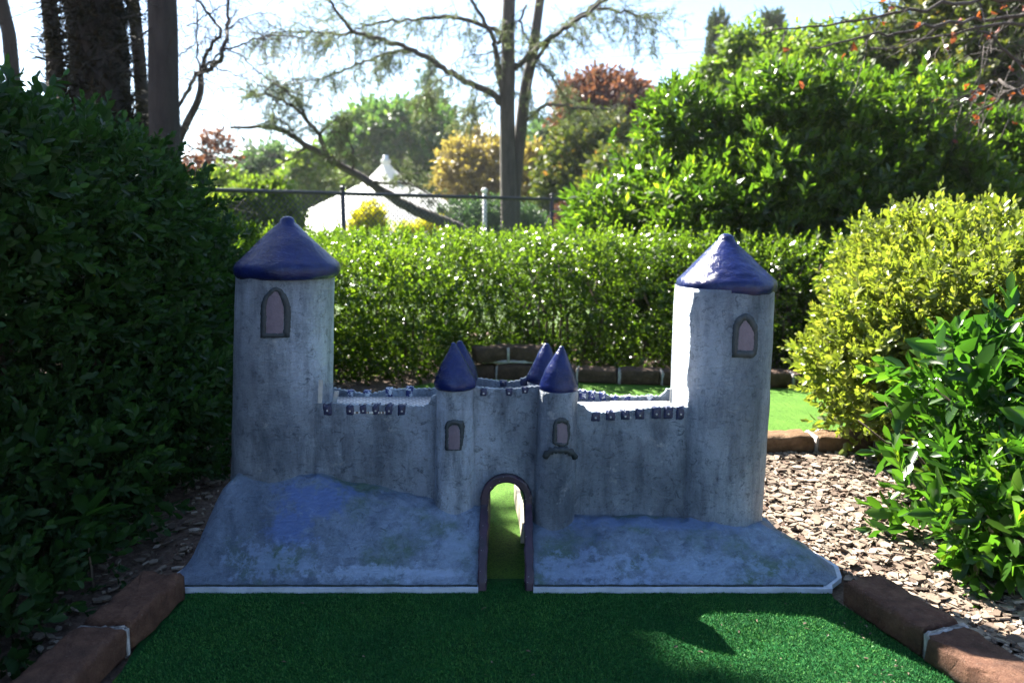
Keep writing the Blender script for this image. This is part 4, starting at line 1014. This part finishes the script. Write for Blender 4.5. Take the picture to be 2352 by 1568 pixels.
# --- dark trunks at upper left (crowns above the frame shade the castle)
def pine(px_top, px_bot, wpx, Y, label, crown=True, seed=0, hgt=7.6, cr=(1.1, 1.1, 1.2), cz=4.6, cdx=0, num=1500):
    a = P(px_bot, 420, Y); b_ = P(px_top, 0, Y); r = wpx / 2 * Y / F
    dx = (b_[0] - a[0]) / (b_[2] - a[2]); t = thing('pine_tree', (a[0] - dx * a[2], Y, 0), label, 'tree', 'dark trunks behind the left hedge')
    mb = MB(); zz = np.linspace(-.1, hgt, 16); pts = [(a[0] + dx * (min(z, 2.8) - a[2]) - .14 * max(0, z - 2.8) + .02 * math.sin(z * 2 + seed), Y + .02 * math.cos(z * 1.7 + seed), z) for z in zz]
    mb.tube(pts, [r * (1.12 - .7 * max(0, (z / hgt)) ** 1.3) for z in zz], 12); mb.mk('trunk', M_BARKD, t, True)
    tw = MB(); tuf = []; twigs_on(np.array(pts[3:7]), 30, .75, tw, .6, .004, None, 1.0, 0, 0); path = np.array(pts[5:]); twigs_on(path, 26, .5, tw, .45, .006, tuf, 1.2, 1, 0); tw.mk('twigs', M_BARKD, t)
    if wpx > 100:
        sd_t = lambda p: np.hypot(p[:, 0] - (a[0] + dx * (p[:, 2] - a[2])), p[:, 1] - Y) - r * 1.02 + wav(p, 1.5, seed) * .05
        foliage('climbing_growth', sd_t, (a[0] - 1, Y - .7, .3), (a[0] + 1, Y + .2, 3.6), 1100, .10, T_NEED, L_SHAG, t, 1.9, -.6, .9, .05, .3)
    if crown:
        top = np.array([pts[-1][0] + cdx, Y, cz]); sdf = lambda p: sd_ell(p, top, cr) + wav(p, .9, seed + 3) * .3
        foliage('crown', sdf, top - np.array(cr) * 1.3, top + np.array(cr) * 1.3, num, min(cr), T_FAR, L_PINE, t, 1.0, .2, .9, .0, .6, cull=lambda p: p[:, 0] + .727 * (p[:, 1] - 6) < -3.12 + .10 * np.sin(p[:, 2] * 4 + p[:, 1]))
    return t
pine(15, 50, 30, 8.5, 'dark trunk leaning left, leftmost above the hedge', seed=1, cdx=-.8, cr=(1.5, 1.2, 1.4), cz=7.4, num=1700)
pine(112, 135, 34, 7.0, 'dark trunk tilted left, second from the left above the hedge', seed=2, cdx=-.8, cr=(1.2, 1.0, 1.2), cz=6.4, num=1700)
pine(212, 240, 118, 6.6, 'broadest dark trunk behind the left hedge', seed=3, cr=(1.1, .9, 1.4), cz=5.8, num=2200, cdx=-.5)
pine(290, 287, 14, 7.2, 'thinnest straight trunk behind the left hedge', crown=False, seed=4)
pine(322, 330, 28, 7.4, 'slender dark trunk second from the right of the left trunks', crown=False, seed=5)
pine(383, 379, 62, 6.2, 'thick straight trunk, rightmost behind the left hedge', seed=6, cr=(1.0, .8, 1.3), cz=5.9, cdx=-.3, num=1000)

# --- far trees
def tree(name, px, Y, top_py, rpx, label, matt, num, lumps=None, base_z=0.3, trunk=.12, seed=0, temps=None, scale=1.5, flat=1.0, group='trees beyond the fence', thick=.6, cat='tree', jit=.8, dn=None):
    c = P(px, top_py, Y); R = rpx * Y / F; ztop = c[2]; h = ztop - base_z; cz = base_z + h * .5
    t = thing(name, (c[0], Y, 0), label, cat, group)
    ells = [((c[0], Y, cz), (R * .85, R * .8 * flat, h * .5))]; rg = random.Random(seed)
    for _ in range(lumps if lumps is not None else 7):
        a = rg.random() * 6.28; q = rg.uniform(.35, .75); z = cz + rg.uniform(-.3, .32) * h
        s = rg.uniform(.32, .5); ells.append(((c[0] + R * q * math.cos(a), Y + R * q * math.sin(a) * flat, z), (R * s, R * s, min(R, h / 2) * s * 1.1)))
    def sdf(p):
        d = np.full(p.shape[:-1], 9.0)
        for cc, rr_ in ells: d = np.minimum(d, sd_ell(p, cc, rr_))
        return d + wav(p, .55, seed + 1) * .22 * min(1, R / 1.5)
    lo = (c[0] - R * 1.35, Y - R * 1.35, base_z * .5); hi = (c[0] + R * 1.35, Y + R * 1.35, ztop + .4)
    foliage('crown', sdf, lo, hi, num, min(R, h) * thick, temps or T_FAR, matt, t, scale, .3, jit, .02, 1.2, dense_noise=dn)
    mb = MB(); k = cz + h * .1
    mb.tube([(c[0], Y, -.1), (c[0] + .03, Y, cz * .5), (c[0], Y, k)], [trunk, trunk * .8, trunk * .4], 8)
    for _ in range(7):
        a = rg.random() * 6.28; z = rg.uniform(.3, .9) * k; e = (c[0] + R * .75 * math.cos(a), Y + R * .75 * math.sin(a), min(ztop * .95, z + R * .6)); mb.tube([(c[0], Y, z), ((c[0] + e[0]) / 2, (Y + e[1]) / 2, (z + e[2]) / 2 + .05), e], [trunk * .45, trunk * .3, trunk * .1], 5)
    mb.mk('trunk', M_BARK, t, True); return t
tree('broadleaf_tree', 905, 30, 258, 165, 'rounded green tree behind the marquee peak', L_FAR, 8500, 10, seed=31, scale=2.4)
tree('broadleaf_tree', 618, 26, 352, 72, 'blue green tree left of the marquee above the fence rail', L_BLUEG, 3000, 6, seed=32, scale=1.9)
tree('broadleaf_tree', 715, 24, 366, 48, 'yellowish green tree between the blue green tree and the marquee', L_YG, 2000, 5, seed=33, scale=1.6)
tree('autumn_tree', 478, 17, 318, 52, 'sparse pinkish red autumn tree right of the dark trunks', L_RED, 650, 4, seed=34, scale=1.2, dn=(.9, -.1))
tree('broadleaf_tree', 510, 16, 408, 60, 'low green tree under the pinkish red autumn tree', L_YG, 1800, 5, seed=35, scale=1.2)
tree('autumn_tree', 1115, 24, 325, 95, 'golden brown tree left of the cedar trunk', L_YTREE, 2600, 8, seed=36, scale=1.6, dn=(.6, -.5))
tree('autumn_tree', 1222, 22, 352, 45, 'bright yellow tree just right of the cedar trunk', L_YTREE, 1500, 5, seed=37, scale=1.5)
tree('conifer', 1262, 26, 285, 50, 'dark green conifer between yellow tree and red leaved tree', L_BLUEG, 2200, 4, seed=38, scale=2.0)
tree('autumn_tree', 1385, 20, 192, 105, 'tall tree with red upper leaves behind the laurel bush', L_RED, 3300, 8, seed=39, scale=1.6, base_z=2.7)
tree('broadleaf_tree', 1365, 18, 290, 108, 'brownish green tree below the red leaved tree', L_BROWN, 3600, 8, seed=40, scale=1.5)
tree('broadleaf_tree', 1450, 15, 355, 90, 'green bush crown at the left edge of the laurel', L_BROWN, 2000, 6, seed=41, scale=1.2)
tree('broadleaf_tree', 1000, 34, 228, 70, 'grey brown thinly leaved tree around the fir spire', L_BROWN, 1600, 6, seed=42, scale=1.8, dn=(.5, -.2))
tree('lime_green_tree', 2050, 11, 85, 320, 'broad light green tree rising behind the laurel bush', L_YG, 9500, 12, seed=43, scale=.95, base_z=.6, flat=.5)
tree('lime_green_tree', 2330, 9.5, -70, 300, 'tall yellow green tree filling the upper right corner', L_BROWN, 8500, 12, seed=44, scale=.9, base_z=.6, flat=.6)
tree('lime_green_tree', 1705, 12, 105, 95, 'low light green shrubby tree directly under the two cypress tips', L_YG, 3200, 7, seed=47, scale=1.0, base_z=.6, flat=.6)
tree('dark_bush', 2190, 7.6, 300, 230, 'dark green bush above the yellow green hedge', L_LAUREL, 7000, 9, seed=45, temps=T_LAU, scale=1.2, flat=.6, base_z=.1)
# fir spire
YS = 33.0
fs = thing('fir_tree', P(986, 700, YS) * np.array([1, 1, 0]), 'narrow fir spire standing above the rounded green tree', 'tree', 'trees beyond the fence')
ztop = P(986, 108, YS)[2]; fx = P(986, 200, YS)[0]; mb = MB(); mb.tube([(fx, YS, -.1), (fx, YS, ztop)], [.22, .02], 8); mb.mk('trunk', M_BARK, fs, True)
tuf = []; tw = MB()
for _ in range(110):
    z = ztop - .4 - random.random() ** .8 * 5.5; L = .25 + (ztop - z) * .20 * random.uniform(.6, 1.2); a = random.random() * 6.28
    q = [(fx, YS, z), (fx + L * .5 * math.cos(a), YS + L * .5 * math.sin(a), z - .02), (fx + L * math.cos(a), YS + L * math.sin(a), z + .1)]; tw.tube(q, [.03, .02, .01], 3, False)
    for k_ in range(9): f_ = random.random(); tuf.append((np.array(q[0]) + (np.array(q[2]) - np.array(q[0])) * f_, unit(RNG.normal(size=3) + (math.cos(a), math.sin(a), -.4))))
tw.mk('twigs', M_BARK, fs); V, Fc, A = scatter(T_CYP, np.array([a for a, _ in tuf]), np.array([b_ for _, b_ in tuf]), RNG.uniform(.8, 1.4, len(tuf)), .4); mk('crown', V, Fc, L_BLUEG, fs, attr=A)
# two cypresses
for px, py, w_, lab in ((1652, 36, 20, 'left of two narrow cypress tips above the light green tree'), (1778, 33, 27, 'right of two narrow cypress tips, the thicker one')):
    Yc = 30.0; top = P(px, py, Yc); r = w_ * Yc / F; t = thing('cypress', (top[0], Yc, 0), lab, 'tree', 'cypresses')
    sdf = lambda p, top=top, r=r: np.where(p[..., 2] > top[2] - 1.6, sd_ell(p, (top[0], Yc, top[2] - 1.6), (r, r, 1.6)), np.hypot(p[..., 0] - top[0] , p[..., 1] - Yc) - r * 1.0 - (top[2] - 1.6 - p[..., 2]) * .03) + wav(p, .8, 3) * .08
    foliage('crown', sdf, (top[0] - r * 2, Yc - r * 2, 1), (top[0] + r * 2, Yc + r * 2, top[2]), 4200, r * .9, T_CYP, L_CYP, t, 1.3, 1.2, .4)
    mb = MB(); mb.tube([(top[0], Yc, 0), (top[0], Yc, top[2] - 1)], [.25, .05], 8); mb.mk('trunk', M_BARK, t, True)
# yellow flowering shrubs and pink shrub just behind the fence
def bush(name, px, py, Y, rpx, hpx, label, matt, num, seed, sc=.6, temps=None, group=None):
    c = P(px, py, Y); R = rpx * Y / F; hz = hpx * Y / F; t = thing(name, (c[0], Y, 0), label, 'shrub', group)
    sdf = lambda p: np.minimum(sd_ell(p, (c[0], Y, c[2] - hz), (R, R * .7, hz)), sd_ell(p, (c[0] + R * .5, Y, c[2] - hz * 1.2), (R * .6, R * .5, hz * .8))) + wav(p, 1.4, seed) * .13
    foliage('foliage', sdf, (c[0] - R * 1.4, Y - R, .05), (c[0] + R * 1.4, Y + R, c[2] + .2), num, min(R, hz) * .9, temps or T_FAR, matt, t, sc, .5, .7)
    stems([(c[0], Y, 0)] * 5, [(c[0] + random.gauss(0, R * .4), Y, c[2] - hz * .8) for _ in range(5)], .015, M_TWIG, t)
bush('flowering_shrub', 838, 486, 11.5, 42, 40, 'yellow flowering shrub behind the fence, left of the leaning trunk', L_FLOWER, 1100, 51, .45, group='yellow shrubs')
bush('flowering_shrub', 968, 494, 11.8, 44, 40, 'yellow flowering shrub behind the fence, right of the leaning trunk', L_FLOWER, 1000, 52, .45, group='yellow shrubs')
bush('flowering_shrub', 1320, 472, 12.0, 48, 40, 'pink leaved shrub behind the right end of the fence', L_RED, 800, 53, .45)
bush('leafy_shrub', 580, 456, 9.2, 88, 60, 'sunlit green shrub seen through the left of the chain link mesh', L_YG, 3800, 54, .6)
bush('leafy_shrub', 1130, 470, 13.5, 120, 60, 'grey green shrub seen through the fence behind the cedar trunk', L_BLUEG, 2800, 55, .6)
# bare branches with red leaves reaching in from the upper right
YR = 5.2
br = thing('red_leaved_branches', P(2500, 700, YR) * np.array([1, 1, 0]), 'nearly bare tree reaching in from the upper right with scattered red leaves', 'tree')
mb = MB(); tw = MB(); tuf = []
tk = [(P(2560, 0, YR)[0], YR, -.1), (P(2560, 0, YR)[0], YR, 1.0), (P(2540, 0, YR)[0], YR, 1.9), (P(2480, 0, YR)[0], YR, 2.4)]; mb.tube(tk, [.09, .08, .06, .04], 8); mb.mk('trunk', M_BARK, br, True); mb = MB()
for pts in [[(2520, 60), (2400, 30), (2300, 45), (2180, 50), (2060, 75), (1960, 90), (1860, 110)], [(2520, 120), (2420, 60), (2352, 50), (2250, 60), (2140, 90), (2000, 110)], [(2500, 260), (2400, 200), (2330, 140), (2290, 90), (2240, 60)],
            [(2500, 200), (2380, 180), (2320, 210), (2280, 240), (2230, 290)], [(2450, 10), (2300, 0), (2150, 20), (2050, 30), (1900, 60), (1750, 80)], [(2480, 250), (2352, 230), (2300, 180), (2260, 200), (2200, 240)]]:
    q = pxpath([(a, b_, YR + random.uniform(-.25, .25)) for a, b_ in pts], YR, .012); limb(mb, q, .018, .005); twigs_on(q, 18, .5, tw, .25, .004, tuf, 1.0, 1, .1)
mb.mk('limbs', M_BARK, br, True); tw.mk('twigs', M_BARK, br)
tuf = [t_ for t_ in tuf if random.random() < .10]
V, Fc, A = scatter([sprig(200 + i, 2, .04, .045, .03, 1) for i in range(3)], np.array([a for a, _ in tuf]), np.array([b_ for _, b_ in tuf]), RNG.uniform(.8, 1.2, len(tuf)), .4)
mk('leaves', V, Fc, leafmat('bright_red_leaf', [(0, (.17, .03, .02)), (1, (.28, .08, .04))], .4, .4, .45, 1.0), br, attr=A)
# power lines
for k, (a, b_) in enumerate((((600, 128), (2300, 28)), ((600, 190), (2300, 95)), ((600, 150), (2300, 62)))):
    A_ = P(a[0], a[1], 60); B_ = P(b_[0], b_[1], 60); mb = MB()
    mb.tube([A_ + (B_ - A_) * t - np.array([0, 0, 3.0 * t * (1 - t)]) for t in np.linspace(0, 1, 14)], .018, 4); tag(mb.mk('power_line', M_FENCE, None, True), None, None)
    ob = bpy.context.scene.objects[-1]
lab = ['uppermost of three thin power lines crossing the sky', 'lowest of three thin power lines crossing the sky', 'middle one of three thin power lines crossing the sky']
for k, ob in enumerate(sorted([o for o in S.objects if o.name.startswith('power_line')], key=lambda o: o.name)): tag(ob, lab[k], 'power line', 'power lines')

# ================================================================ AIR
mb = MB(); mb.box((0, 190, 9), (640, 460, 22)); hz = mb.mk('haze', None); hz.data.materials.clear()
hm = bpy.data.materials.new('haze'); hm.use_nodes = True; hn = hm.node_tree; hn.nodes.remove(hn.nodes['Principled BSDF'])
pv = hn.nodes.new('ShaderNodeVolumePrincipled'); pv.inputs['Density'].default_value = .0006; pv.inputs['Color'].default_value = (.93, .96, 1, 1); pv.inputs['Anisotropy'].default_value = .55
hn.links.new(pv.outputs[0], hn.nodes['Material Output'].inputs['Volume']); hz.data.materials.append(hm); tag(hz, None, None, kind='stuff')
